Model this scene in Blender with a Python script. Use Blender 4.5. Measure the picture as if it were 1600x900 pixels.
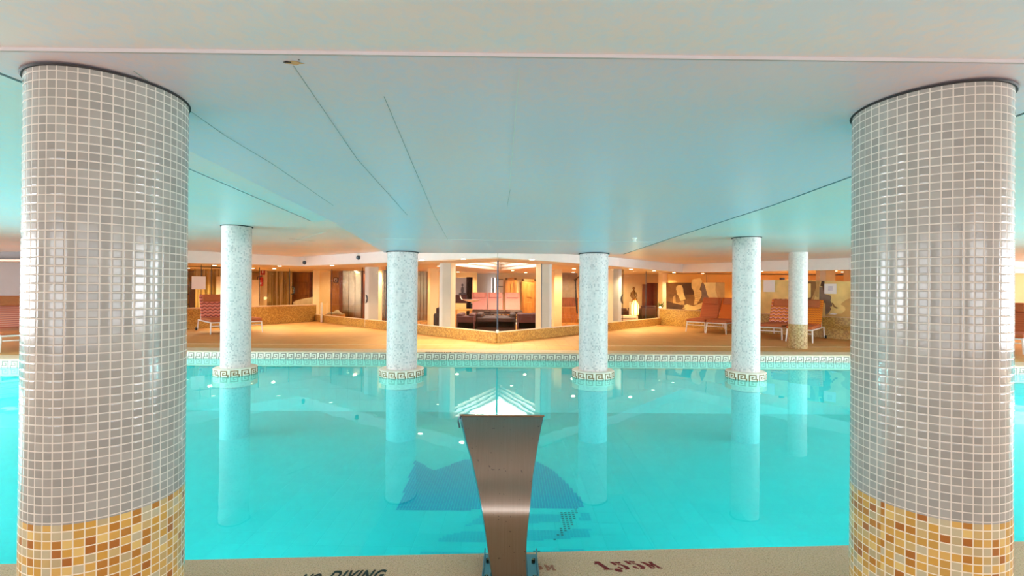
import bpy, bmesh, math, random
from mathutils import Vector, Matrix, geometry
random.seed(7)
for o in list(bpy.data.objects): bpy.data.objects.remove(o)
SC = bpy.context.scene
COL = SC.collection
PI = math.pi
# ------------------------------------------------------------------ camera
F = 720.0; K = F/900.0; ROLL = 0.008; PITCH = 2/F; EYE = 1.40
RV = Vector((math.cos(ROLL), 0, math.sin(ROLL)))
fw = Vector((0, math.cos(PITCH), math.sin(PITCH)))
UV = RV.cross(fw).normalized()
RV = fw.cross(UV).normalized()
CAM = Vector((0, 0, EYE))
cd = bpy.data.cameras.new('camera'); cam = bpy.data.objects.new('camera', cd); COL.objects.link(cam)
cd.sensor_width = 36; cd.lens = F/1600*36; cd.clip_start = 0.05; cd.clip_end = 200
m = Matrix((RV, UV, -fw)).transposed().to_4x4(); m.translation = CAM
cam.matrix_world = m
SC.camera = cam
# ------------------------------------------------------------------ view + world
SC.view_settings.view_transform = 'Standard'; SC.view_settings.look = 'None'
SC.view_settings.gamma = 1; SC.view_settings.use_curve_mapping = False
SC.view_settings.exposure = 0.08
w = bpy.data.worlds.new('world'); SC.world = w; w.use_nodes = True
w.node_tree.nodes['Background'].inputs[0].default_value = (0.85, 0.92, 1, 1)
w.node_tree.nodes['Background'].inputs[1].default_value = 0.9
SC.cycles.max_bounces = 10; SC.cycles.diffuse_bounces = 5; SC.cycles.glossy_bounces = 4
SC.cycles.transparent_max_bounces = 16; SC.cycles.transmission_bounces = 6
SC.cycles.caustics_reflective = False; SC.cycles.caustics_refractive = False
SC.cycles.sample_clamp_indirect = 6
# ------------------------------------------------------------------ window daylight and added fill lights
def area(name, loc, target, sx, sy, power, color, parent=None, spread=180):
    l = bpy.data.lights.new(name, 'AREA'); l.shape = 'RECTANGLE'; l.size = sx; l.size_y = sy
    l.energy = power; l.color = color
    o = bpy.data.objects.new(name, l); COL.objects.link(o)
    o.location = loc
    o.rotation_euler = (Vector(target)-Vector(loc)).to_track_quat('-Z', 'Y').to_euler()
    l.spread = math.radians(spread)
    if parent: o.parent = parent
    return o
DAY = (0.88, 0.92, 1.03)
area('daylight_and_fill', (-6.0, -5.25, 1.35), (-6.0, 0, 1.35), 4.2, 1.8, 205, DAY)
area('daylight_and_fill', (0.0, -5.25, 1.35), (0.0, 0, 1.35), 4.2, 1.8, 90, DAY)
area('daylight_and_fill', (6.0, -5.25, 1.35), (6.0, 0, 1.35), 4.2, 1.8, 205, DAY)
area('daylight_and_fill', (-12.25, 2.2, 1.35), (0, 2.2, 1.35), 9.0, 1.9, 1250, DAY)
area('daylight_and_fill', (12.25, 2.2, 1.35), (0, 2.2, 1.35), 9.0, 1.9, 1250, DAY)
area('daylight_and_fill', (-19.8, 9.5, 1.35), (0, 10.3, 1.35), 2.1, 1.8, 520, DAY)  # fill added for the far left end, no window stands there
area('daylight_and_fill', (19.8, 9.5, 1.35), (0, 10.3, 1.35), 2.1, 1.8, 520, DAY)  # fill added for the far right end, no window stands there
POOL_P = 29
SPOT_P = 250
WARM = (1.0, 0.84, 0.50)

# ------------------------------------------------------------------ pixel helpers
def ray(px, py):
    return (fw*F + RV*(px-800) + UV*(450-py)).normalized()
def P(px, py, z):
    d = ray(px, py); return CAM + d*((z-EYE)/d.z)
def Q(px, py, Y):
    Y = Y*K; d = ray(px, py); return CAM + d*(Y/d.y)     # Y in survey units, K metres each
def W(px, py, A, B, off=0):
    n = Vector((B[1]-A[1], -(B[0]-A[0]), 0)).normalized()
    if n.dot(Vector((A[0], A[1], 0))) > 0: n = -n      # n looks at the camera
    a = Vector((A[0], A[1], 0)) + n*off
    d = ray(px, py); t = n.dot(a-CAM)/n.dot(d)
    return CAM + d*t
# ------------------------------------------------------------------ mesh builder
class MB:
    def __init__(s): s.v = []; s.f = []
    def add(s, vs, fs):
        n = len(s.v); s.v += [Vector(v) for v in vs]; s.f += [tuple(i+n for i in f) for f in fs]; return s
    def box(s, c, d, M=None):
        x, y, z = c; a, b, e = d[0]/2, d[1]/2, d[2]/2
        vs = [Vector((x+i*a, y+j*b, z+k*e)) for k in (-1, 1) for j in (-1, 1) for i in (-1, 1)]
        if M: vs = [M @ v for v in vs]
        return s.add(vs, [(0,2,3,1),(4,5,7,6),(0,1,5,4),(2,6,7,3),(0,4,6,2),(1,3,7,5)])
    def bar(s, A, B, th, z0, z1, off=0):
        "upright slab from plan point A to B, thickness th, offset off to the left of A->B"
        A = Vector((A[0], A[1], 0)); B = Vector((B[0], B[1], 0)); d = (B-A).normalized(); n = Vector((-d.y, d.x, 0))
        if not isinstance(z0, (tuple, list)): z0 = (z0, z0)
        if not isinstance(z1, (tuple, list)): z1 = (z1, z1)
        vs = []
        for (p, k) in ((A, 0), (B, 1)):
            for o in (off-th/2, off+th/2):
                for z in (z0[k], z1[k]):
                    q = p + n*o; vs.append(Vector((q.x, q.y, z)))
        return s.add(vs, [(0,1,3,2),(4,6,7,5),(0,4,5,1),(2,3,7,6),(0,2,6,4),(1,5,7,3)])
    def tube(s, pts, r, n=8, cap=True):
        pts = [Vector(p) for p in pts]; rs = r if isinstance(r, (list, tuple)) else [r]*len(pts)
        rings = []; ref = None
        for i, p in enumerate(pts):
            t = (pts[min(i+1, len(pts)-1)] - pts[max(i-1, 0)]).normalized()
            if ref is None:
                ref = Vector((0, 0, 1)) if abs(t.z) < .9 else Vector((1, 0, 0))
            a = (ref - t*ref.dot(t)).normalized(); b = t.cross(a); ref = a
            rings.append([p + (a*math.cos(2*PI*k/n) + b*math.sin(2*PI*k/n))*rs[i] for k in range(n)])
        vs = [v for R_ in rings for v in R_]; fs = []
        for i in range(len(pts)-1):
            for k in range(n):
                fs.append((i*n+k, i*n+(k+1) % n, (i+1)*n+(k+1) % n, (i+1)*n+k))
        if cap:
            fs.append(tuple(range(n))[::-1]); fs.append(tuple(range((len(pts)-1)*n, len(pts)*n)))
        return s.add(vs, fs)
    def lathe(s, prof, c=(0, 0, 0), n=48, cap=True):
        vs = []; c = Vector(c)
        for (r, z) in prof:
            for k in range(n):
                a = 2*PI*k/n; vs.append(c + Vector((r*math.cos(a), r*math.sin(a), z)))
        fs = []
        for i in range(len(prof)-1):
            for k in range(n): fs.append((i*n+k, i*n+(k+1) % n, (i+1)*n+(k+1) % n, (i+1)*n+k))
        if cap:
            fs.append(tuple(range(n))[::-1]); fs.append(tuple(range((len(prof)-1)*n, len(prof)*n)))
        return s.add(vs, fs)
    def prism(s, pts, vec):
        "closed 3D outline pushed along vec"
        pts = [Vector(p) for p in pts]; n = len(pts); vec = Vector(vec)
        tris = geometry.tessellate_polygon([pts])
        fs = [tuple(t) for t in tris] + [tuple(n+i for i in t)[::-1] for t in tris]
        fs += [(i, (i+1) % n, (i+1) % n+n, i+n) for i in range(n)]
        return s.add(pts + [p+vec for p in pts], fs)
    def build(s, name, mat, parent=None, smooth=False, loc=None, bevel=0, rot=None, fix=True, sub=0):
        me = bpy.data.meshes.new(name); me.from_pydata([tuple(v) for v in s.v], [], s.f)
        if fix:
            bm = bmesh.new(); bm.from_mesh(me); bmesh.ops.recalc_face_normals(bm, faces=bm.faces[:]); bm.to_mesh(me); bm.free()
        me.update()
        o = bpy.data.objects.new(name, me); COL.objects.link(o)
        me.materials.append(M[mat] if isinstance(mat, str) else mat)
        if smooth:
            for p in me.polygons: p.use_smooth = True
            me.set_sharp_from_angle(angle=math.radians(40))
        if loc is not None: o.location = loc
        if rot is not None: o.rotation_euler = rot
        if parent: o.parent = parent
        if bevel:
            b = o.modifiers.new('bevel', 'BEVEL'); b.width = bevel; b.segments = 3; b.limit_method = 'ANGLE'
        if sub:
            b = o.modifiers.new('subdivision', 'SUBSURF'); b.levels = sub; b.render_levels = sub
        return o
def tag(o, label=None, cat=None, group=None, kind=None):
    if label: o['label'] = label
    if cat: o['category'] = cat
    if group: o['group'] = group
    if kind: o['kind'] = kind
    return o
def struct(o, label=None): o['kind'] = 'structure'; o['label'] = label or o.name; return o
def empty(name, loc=(0, 0, 0), rz=0):
    o = bpy.data.objects.new(name, None); COL.objects.link(o); o.location = loc; o.rotation_euler = (0, 0, rz); o.empty_display_size = .1; return o
def copy_tree(o, parent=None):
    c = o.copy(); COL.objects.link(c); c.parent = parent
    for ch in [x for x in bpy.data.objects if x.parent == o]: copy_tree(ch, c)
    return c
def rbox(name, c, d, mat, parent, bevel=.02, loc=None, rot=None, **k):
    return MB().box(c, d).build(name, mat, parent, loc=loc, rot=rot, bevel=bevel, smooth=True, **k)
# ------------------------------------------------------------------ materials
def lin(c):
    return tuple((x/255/12.92 if x/255 <= .04045 else ((x/255+.055)/1.055)**2.4) for x in c)
M = {}
class NT:
    def __init__(s, name):
        s.m = bpy.data.materials.new(name); s.m.use_nodes = True; s.t = s.m.node_tree; s.n = s.t.nodes
        s.b = s.n['Principled BSDF']; s.out = s.n['Material Output']; M[name] = s.m
    def node(s, typ, **k):
        x = s.n.new(typ)
        for a, v in k.items(): setattr(x, a, v)
        return x
    def link(s, a, b): s.t.links.new(a, b)
    def math(s, op, a, b=None, c=None):
        x = s.node('ShaderNodeMath', operation=op)
        for i, v in enumerate((a, b, c)):
            if v is None: continue
            if isinstance(v, (int, float)): x.inputs[i].default_value = v
            else: s.link(v, x.inputs[i])
        return x.outputs[0]
    def mix(s, fac, a, b):
        x = s.node('ShaderNodeMix', data_type='RGBA')
        for i, v in ((0, fac), (6, a), (7, b)):
            if isinstance(v, (int, float)): x.inputs[i].default_value = v
            elif isinstance(v, tuple): x.inputs[i].default_value = (*v[:3], 1)
            else: s.link(v, x.inputs[i])
        return x.outputs[2]
    def obj(s):
        x = s.node('ShaderNodeTexCoord'); return x.outputs['Object']
    def xyz(s, v=None):
        x = s.node('ShaderNodeSeparateXYZ'); s.link(v or s.obj(), x.inputs[0]); return x.outputs
    def noise(s, scale, detail=3, vec=None, rough=.5):
        x = s.node('ShaderNodeTexNoise'); x.inputs['Scale'].default_value = scale; x.inputs['Detail'].default_value = detail
        x.inputs['Roughness'].default_value = rough
        s.link(vec or s.obj(), x.inputs['Vector']); return x.outputs[0]
    def ramp(s, fac, stops, const=False):
        x = s.node('ShaderNodeValToRGB'); e = x.color_ramp.elements
        if const: x.color_ramp.interpolation = 'CONSTANT'
        while len(e) < len(stops): e.new(0.5)
        for el, (p, c) in zip(e, stops): el.position = p; el.color = (*c[:3], 1)
        s.link(fac, x.inputs[0]); return x.outputs[0]
    def comb(s, x, y, z=0.0):
        c = s.node('ShaderNodeCombineXYZ')
        for i, v in enumerate((x, y, z)):
            if isinstance(v, (int, float)): c.inputs[i].default_value = v
            else: s.link(v, c.inputs[i])
        return c.outputs[0]
    def bump(s, h, strength=.3, dist=.01):
        b = s.node('ShaderNodeBump'); b.inputs['Strength'].default_value = strength; b.inputs['Distance'].default_value = dist
        s.link(h, b.inputs['Height']); s.link(b.outputs[0], s.b.inputs['Normal'])
    def set(s, color=None, rough=None, metal=None, spec=None, emit=None, estr=None):
        b = s.b
        if color is not None:
            if isinstance(color, tuple): b.inputs['Base Color'].default_value = (*color[:3], 1)
            else: s.link(color, b.inputs['Base Color'])
        if rough is not None: b.inputs['Roughness'].default_value = rough
        if metal is not None: b.inputs['Metallic'].default_value = metal
        if spec is not None: b.inputs['Specular IOR Level'].default_value = spec
        if emit is not None:
            b.inputs['Emission Color'].default_value = (*emit, 1); b.inputs['Emission Strength'].default_value = estr
        return s
def plain(name, rgb, rough=.5, metal=0, var=.06, scale=8, spec=.5):
    t = NT(name); c = lin(rgb)
    n = t.noise(scale)
    d = tuple(x*(1-var*2) for x in c); u = tuple(min(1, x*(1+var)) for x in c)
    t.set(t.ramp(n, [(.3, d), (.7, u)]), rough, metal, spec); return t
def glow(name, rgb, strength):
    t = NT(name); t.set(lin(rgb), .5, emit=lin(rgb), estr=strength); return t
def mosaic(name, coord, tw, th, grout, colors, gcol, rough=.15, R=1.0, wobble=.35, grough=.8):
    "square glass tiles; coord 'cyl' wraps round z, 'xz' along a wall, 'xy' on a floor"
    t = NT(name); x, y, z = t.xyz()[:3]
    if coord == 'cyl':
        u = t.math('DIVIDE', t.math('MULTIPLY', t.math('ARCTAN2', y, x), R), tw); v = t.math('DIVIDE', z, th)
    elif coord == 'xz':
        u = t.math('DIVIDE', x, tw); v = t.math('DIVIDE', z, th)
    else:
        u = t.math('DIVIDE', x, tw); v = t.math('DIVIDE', y, th)
    u = t.math('ADD', u, 500.0); v = t.math('ADD', v, 500.0)
    fu = t.math('FRACT', u); fv = t.math('FRACT', v)
    cu = t.math('FLOOR', u); cv = t.math('FLOOR', v)
    wn = t.node('ShaderNodeTexWhiteNoise', noise_dimensions='2D'); t.link(t.comb(cu, cv), wn.inputs['Vector'])
    du = t.math('SUBTRACT', .5, t.math('ABSOLUTE', t.math('SUBTRACT', fu, .5)))
    dv = t.math('SUBTRACT', .5, t.math('ABSOLUTE', t.math('SUBTRACT', fv, .5)))
    g = t.math('MINIMUM', t.math('MULTIPLY', du, tw/grout), t.math('MULTIPLY', dv, th/grout))
    mask = t.math('GREATER_THAN', g, .5)
    n = len(colors); stops = [(i/n, lin(c)) for i, c in enumerate(colors)]
    tile = t.ramp(wn.outputs[0], stops, const=True)
    sub = t.noise(14.0, 3)
    tile = t.mix(t.math('MULTIPLY', sub, .12), tile, (.25, .22, .2))
    t.set(t.mix(mask, lin(gcol), tile), rough)
    mr = t.node('ShaderNodeMapRange'); t.link(mask, mr.inputs[0]); mr.inputs[3].default_value = grough; mr.inputs[4].default_value = rough
    t.link(mr.outputs[0], t.b.inputs['Roughness'])
    # each tile set at its own small tilt, edges rounded down to the grout
    cn = t.node('ShaderNodeSeparateXYZ'); t.link(wn.outputs[1], cn.inputs[0])
    tilt = t.math('ADD', t.math('MULTIPLY', t.math('SUBTRACT', cn.outputs[0], .5), fu), t.math('MULTIPLY', t.math('SUBTRACT', cn.outputs[1], .5), fv))
    edge = t.math('MINIMUM', g, 1.2)
    h = t.math('ADD', t.math('MULTIPLY', edge, .5), t.math('MULTIPLY', t.math('ADD', tilt, t.math('MULTIPLY', t.noise(60, 2), .5)), wobble))
    t.bump(h, .6, tw*.05)
    return t
CT = 2*PI*.26/49
GOLD = [(186,140,62),(204,160,84),(172,112,36),(190,160,104),(196,146,58),(212,176,104),(178,158,118),(160,94,30),(200,152,70),(184,170,138)]
mosaic('grey_mosaic', 'cyl', CT, .032, .0042, [(149,146,139),(156,152,145),(145,142,136),(153,149,142),(159,156,149)], (203,194,183), .12, R=.26)
mosaic('gold_mosaic_round', 'cyl', CT, .032, .0042, GOLD, (222,208,184), .18, R=.26)
mosaic('gold_mosaic_small_round', 'cyl', .03, .03, .004, [(176,142,86),(196,162,104),(206,176,124),(160,120,62)], (196,170,124), .35, R=.2)
mosaic('gold_mosaic_wall', 'xz', .03, .03, .003, [(186,142,58),(200,156,70),(170,124,48),(206,168,88),(158,112,44)], (200,164,96), .3)
mosaic('white_mosaic', 'cyl', .026, .026, .002, [(228,211,206),(220,203,199),(226,209,204),(214,198,194),(231,214,209),(218,201,197),(227,210,205),(192,178,176)], (222,208,204), .45, R=.27)
mosaic('white_mosaic_far', 'cyl', .03, .03, .002, [(236,226,220),(226,216,211),(232,222,218),(218,208,204)], (224,214,209), .3, R=.2)
mosaic('pool_tile', 'xy', .25, .25, .004, [(70,236,236),(74,238,238),(67,234,235)], (60,228,228), .6, wobble=.02)
mosaic('pool_wall_tile', 'xz', .25, .25, .004, [(80,232,232),(85,234,234)], (80,222,222), .6, wobble=.02)
mosaic('submerged_tile', 'cyl', .05, .05, .003, [(56,202,204),(60,206,208)], (56,200,202), .6, R=.27, wobble=.02)
# painted ceiling panels, satin
def ceiling_mat(name, rgb, rough, var=.03):
    t = NT(name); c = lin(rgb)
    n = t.noise(1.2, 2); n2 = t.noise(26, 6, rough=.7)
    warm = (min(1, c[0]*1.06), c[1]*.985, c[2]*.93); cool = (c[0]*.91, c[1]*1.0, min(1, c[2]*1.05))
    col = t.ramp(t.math('ADD', t.math('MULTIPLY', n, .35), t.math('MULTIPLY', n2, .65)), [(.42, cool), (.58, warm)])
    t.set(col, rough, spec=.5); t.bump(n2, .12, .002); return t
ceiling_mat('ceiling_paint', (226,212,224), .34)
ceiling_mat('ceiling_paint_high', (234,224,222), .38)
ceiling_mat('ceiling_front', (237,232,238), .55)
ceiling_mat('trim_paint', (254,224,222), .5)
plain('joint_dark', (150,158,158), .8)
plain('lip_paint', (196,190,192), .7, var=.01)
plain('joint_light', (225,228,226), .7)
plain('gap_dark', (38,34,36), .7)
plain('fascia_white', (238,232,228), .5, var=.01)
plain('soffit_paint', (226,208,188), .5, var=.02)
# near deck: pebbled beige concrete
t = NT('pebble_deck'); n1 = t.noise(160, 5, rough=.7); n2 = t.noise(3, 3)
vor = t.node('ShaderNodeTexVoronoi'); vor.inputs['Scale'].default_value = 150; t.link(t.obj(), vor.inputs['Vector'])
base = t.ramp(n1, [(.33, lin((124,88,66))), (.47, lin((212,178,136))), (.7, lin((238,210,168)))])
vc = t.node('ShaderNodeHueSaturation'); vc.inputs['Saturation'].default_value = .25; t.link(vor.outputs['Color'], vc.inputs['Color'])
base = t.mix(.12, base, vc.outputs[0]); base = t.mix(t.math('MULTIPLY', n2, .35), base, lin((188,150,112)))
t.set(base, .85); t.bump(n1, .5, .004)
# far deck: terracotta grid tiles
t = NT('terracotta_deck'); br = t.node('ShaderNodeTexBrick'); br.offset = 0
br.inputs['Scale'].default_value = 1; br.inputs['Brick Width'].default_value = .3; br.inputs['Row Height'].default_value = .3; br.inputs['Mortar Size'].default_value = .004
br.inputs['Color1'].default_value = (*lin((214,164,98)), 1); br.inputs['Color2'].default_value = (*lin((206,154,90)), 1); br.inputs['Mortar'].default_value = (*lin((182,130,72)), 1)
t.link(t.obj(), br.inputs['Vector']); nn = t.noise(2.5, 4)
t.set(t.mix(t.math('MULTIPLY', nn, .35), br.outputs[0], lin((184,122,66))), .6)
plain('coping_stone', (216,188,156), .7, var=.05, scale=20)
plain('joint_stone', (224,190,150), .7)
plain('lobby_floor', (196,130,62), .25, var=.1, scale=3)
# water: clear, tinted, mirror at grazing angles
t = NT('pool_water'); t.n.remove(t.b)
tr = t.node('ShaderNodeBsdfTransparent'); tr.inputs[0].default_value = (.36, .955, .97, 1)
gl = t.node('ShaderNodeBsdfGlossy'); gl.inputs['Roughness'].default_value = .0; gl.inputs['Color'].default_value = (.86, .97, .97, 1)
fr = t.node('ShaderNodeFresnel'); fr.inputs['IOR'].default_value = 1.33
mx = t.node('ShaderNodeMixShader'); bp = t.node('ShaderNodeBump'); bp.inputs['Strength'].default_value = .05; bp.inputs['Distance'].default_value = .02
t.link(t.noise(2.2, 2), bp.inputs['Height']); t.link(bp.outputs[0], gl.inputs['Normal'])
geo = t.node('ShaderNodeNewGeometry')      # same reflectance from above and below the surface
t.link(t.math('SUBTRACT', 1.33, t.math('MULTIPLY', geo.outputs['Backfacing'], 1.33-1/1.33)), fr.inputs['IOR'])
df = t.node('ShaderNodeBsdfDiffuse'); df.inputs['Color'].default_value = (.03, .80, .78, 1)      # slight milky scattering of the treated water
hz = t.node('ShaderNodeMixShader'); hz.inputs[0].default_value = .26; t.link(tr.outputs[0], hz.inputs[1]); t.link(df.outputs[0], hz.inputs[2])
t.link(fr.outputs[0], mx.inputs[0]); t.link(hz.outputs[0], mx.inputs[1]); t.link(gl.outputs[0], mx.inputs[2]); t.link(mx.outputs[0], t.out.inputs[0])
def glass(name, tint, ior=1.45):
    t = NT(name); t.n.remove(t.b)
    tr = t.node('ShaderNodeBsdfTransparent'); tr.inputs[0].default_value = (*tint, 1)
    gl = t.node('ShaderNodeBsdfGlossy'); gl.inputs['Roughness'].default_value = .02
    fr = t.node('ShaderNodeFresnel'); fr.inputs['IOR'].default_value = ior
    mx = t.node('ShaderNodeMixShader'); geo = t.node('ShaderNodeNewGeometry')
    t.link(t.math('MULTIPLY', fr.outputs[0], t.math('SUBTRACT', 1.0, geo.outputs['Backfacing'])), mx.inputs[0]); t.link(tr.outputs[0], mx.inputs[1]); t.link(gl.outputs[0], mx.inputs[2]); t.link(mx.outputs[0], t.out.inputs[0])
glass('glass_pane', (.97, .96, .93)); glass('frosted_film', (.55, .55, .53))
# brushed steel
t = NT('brushed_steel'); x, y, z = t.xyz()[:3]
n = t.noise(1.0, 4, t.comb(t.math('MULTIPLY', x, 260), t.math('MULTIPLY', y, 4), t.math('MULTIPLY', z, 5))); n2 = t.noise(30, 2); n3 = t.noise(55, 1)
c = t.ramp(n, [(.2, lin((150,136,124))), (.8, lin((162,148,136)))])
c = t.mix(t.math('GREATER_THAN', n3, .735), c, lin((120,108,104)))
t.set(c, .33, 1.0); t.bump(n, .06, .002)
plain('steel_edge', (120,150,158), .25, 1.0, var=.03)
plain('dark_steel', (70,78,86), .35, .8)
plain('elevator_steel', (150,128,104), .24, 1.0, var=.08, scale=3)
plain('white_metal', (236,232,226), .4, var=.01)
plain('dark_metal', (52,40,38), .4, .3)
plain('cream_wall', (240,206,148), .7, var=.03, scale=2)
plain('yellow_wall', (236,190,112), .7, var=.04, scale=2)
plain('pink_wall', (236,206,156), .7, var=.03, scale=2)
plain('grey_wall', (138,135,132), .75, var=.03, scale=1)
plain('white_wall', (228,222,216), .7, var=.02, scale=2)
plain('pillar_grey', (206,202,196), .5, var=.015, scale=2)
plain('pillar_cream_lit', (246,222,186), .5, var=.015, scale=2)  # warm light on the pillar sides, put into the colour
plain('maroon_leather', (72,20,18), .6, var=.12, scale=6)
plain('dark_brown', (52,22,16), .6, var=.15)
plain('red_curtain', (128,34,22), .8, var=.15, scale=20)
plain('white_paper', (244,238,238), .6, var=.01)
plain('ink_grey', (220,214,226), .7)
plain('sign_red', (176,30,26), .4, var=.02)
plain('extinguisher_red', (196,30,24), .3, var=.02)
plain('black_rubber', (30,28,28), .5)
plain('pale_table', (234,212,186), .5, var=.02)
plain('bronze', (150,104,50), .35, .8, var=.15, scale=30)
plain('plant_green', (84,104,50), .6, var=.2)
plain('basin_white', (244,240,236), .3)
plain('poster_grey', (178,178,186), .6, var=.08, scale=2)
plain('poster_figure', (92,88,100), .6, var=.1)
plain('paint_red', (126,26,26), .8, var=.2, scale=60)
plain('paint_green', (34,50,46), .8, var=.3, scale=60)
plain('paint_faded', (176,118,92), .85, var=.1, scale=80)
plain('rust_dark', (50,26,8), .8); plain('rust_light', (214,170,120), .8, var=.05)
plain('grey_fabric', (176,158,128), .9, var=.1, scale=40)
plain('orange_fabric', (196,104,52), .85, var=.06, scale=30)
plain('coral_fabric', (186,104,60), .85, var=.05, scale=30)
plain('pink_fabric', (232,160,152), .85, var=.05, scale=30)
plain('mural_brown', (146,102,54), .7, var=.25, scale=2.2)
plain('mural_dark', (92,58,32), .7, var=.2, scale=3)
plain('mural_cream', (248,212,136), .7, var=.1, scale=3)
plain('mural_tan', (206,162,96), .7, var=.12, scale=3)
plain('mural_grey', (136,112,94), .7, var=.1, scale=6)
# wood with upright grain
def wood(name, a, b, rough=.4):
    t = NT(name); x, y, z = t.xyz()[:3]
    n = t.noise(3, 5, t.comb(t.math('MULTIPLY', x, 6), t.math('MULTIPLY', y, 6), z)); t.set(t.ramp(n, [(.3, lin(a)), (.7, lin(b))]), rough)
wood('wood_door', (150,88,30), (190,124,52)); wood('wood_dark', (100,48,24), (140,72,34)); wood('wood_gold', (176,112,40), (214,150,70))
# string curtain
t = NT('string_curtain'); x, y, z = t.xyz()[:3]
n = t.noise(1, 2, t.comb(t.math('MULTIPLY', x, 22), 0.0, t.math('MULTIPLY', z, .3)))
t.set(t.ramp(n, [(.3, lin((128,92,40))), (.5, lin((196,160,86))), (.7, lin((240,218,160)))]), .7)
def chevron(name, stops, period=.11, amp=.045, wave=.14):
    t = NT(name); x, y, z = t.xyz()[:3]
    tri = t.math('ABSOLUTE', t.math('SUBTRACT', t.math('MULTIPLY', t.math('FRACT', t.math('ADD', t.math('DIVIDE', x, wave), 100.0)), 2.0), 1.0))
    v = t.math('FRACT', t.math('ADD', t.math('DIVIDE', t.math('ADD', y, t.math('MULTIPLY', tri, amp)), period), 100.0))
    t.set(t.ramp(v, [(p, lin(c)) for p, c in stops], const=True), .85)
chevron('chevron_pink', [(0, (226,142,122)), (.42, (116,48,50)), (.66, (214,112,84))])
chevron('chevron_multi', [(0, (232,140,60)), (.28, (140,40,50)), (.5, (246,180,166)), (.78, (220,130,50))])
chevron('chevron_orange', [(0, (228,128,24)), (.45, (178,76,30)), (.7, (236,150,40))], .07, .02, .07)
chevron('check_coral', [(0, (206,110,86)), (.5, (168,84,72)), (.72, (230,160,140))], .05, .0, .1)
chevron('coral_stripe', [(0, (190,106,62)), (.7, (172,88,50))], .06, .0, .1)
chevron('orange_speck', [(0, (216,108,34)), (.5, (196,80,30)), (.75, (228,140,50))], .05, .03, .05)
glow('lamp_glow', (255,236,200), 14); glow('lantern_glow', (255,214,110), 5); glow('sky_glow', (255,252,244), 5); glow('added_pool_lamp_glow', (235,255,255), 3)
glow('daylit_blind', (250,250,255), 2.2)

# ------------------------------------------------------------------ plan
WZ = -.13; BZ = -1.25            # water level, basin floor
NE = [P(-60, 886, 0), P(283, 875, 0), P(1327, 852, 0), P(1660, 843, 0)]
def ne(x):                         # near pool edge Y at x
    a, b = NE[1], NE[2]; return a.y + (b.y-a.y)*(x-a.x)/(b.x-a.x)
XL, XR = -11.6, 11.6
FL = P(300, 550, 0); FR = P(1320, 557.5, 0)
FAR = [(XL, 10.6*K), (-8.7, 10.75*K), (-7.9, FL.y-.02), (FR.x+.9, FR.y+.03), (8.6, 10.9*K), (XR, 10.8*K)]
def V2(x, y): return Vector((x, y*K, 0))
GLA = V2(-.38, 15.0); GLL = V2(-8.3, 24.3); GLR = V2(6.1, 23.6)
RW1 = V2(10.35, 16.1)
LFAR = V2(-10.9, 18.6)
CZL, SZ = 2.48, 2.15
def czr(y): return 2.35+.004*(y/K-10)
def czc(y): return 2.248-.02*y/K        # dropped centre ceiling falls gently towards the far side

def flat(name, pts, th, mat, **k):      # polygon (3D points on a plane), thickness downwards if th<0
    return MB().prism(pts, (0, 0, th)).build(name, mat, **k)
# floor: near deck, far deck, basin
o = flat('floor', [(-12, -5, 0), (12, -5, 0), (12, ne(12), 0), (-12, ne(-12), 0)], -.3, 'pebble_deck'); struct(o, 'pebbled beige pool deck in the foreground')
far_deck = [(p[0], p[1]+.06, 0) for p in FAR] + [(20, 10.8*K, 0), (20, 30*K, 0), (-20, 30*K, 0), (-20, 10.6*K, 0)]
o = flat('floor', [(*p[:2], -.005) for p in far_deck], -.3, 'terracotta_deck'); struct(o, 'terracotta tiled deck on the far side of the pool')
o = flat('floor', [(XL-.3, ne(XL)-.2, BZ), (XR+.3, ne(XR)-.2, BZ), (XR+.3, 11.5, BZ), (XL-.3, 11.5, BZ)], -.1, 'pool_tile'); struct(o, 'turquoise tiled pool floor')
b = MB(); b.bar((XL, ne(XL)-.13), (XR, ne(XR)-.13), .2, BZ, -.02)
o = b.build('wall_pool_near', 'pool_wall_tile'); struct(o)
o = MB().bar((XL, ne(XL)-.2), (XL, 10.7*K), .2, BZ, -.005, off=.1).build('wall_pool_left', 'pool_wall_tile'); struct(o)
o = MB().bar((XR, ne(XR)-.2), (XR, 10.85*K), .2, BZ, -.005, off=-.1).build('wall_pool_right', 'pool_wall_tile'); struct(o)
for i in range(5):
    A, B_ = FAR[i], FAR[i+1]
    o = MB().bar(A, B_, .2, BZ, -.306, off=.1).build('wall_pool_far', 'pool_wall_tile'); struct(o)
# water
pts = [(XL, ne(XL)-.02), (XR, ne(XR)-.02)] + [(p[0], p[1]) for p in FAR[::-1]]
bmw = MB(); vs = [Vector((p[0], p[1], WZ)) for p in pts]; bmw.add(vs, [tuple(range(len(vs)))])
o = bmw.build('pool_water', 'pool_water'); tag(o, 'still turquoise water filling the indoor pool', 'water', kind='stuff')
if o.data.polygons[0].normal.z < 0: o.data.flip_normals()
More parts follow.
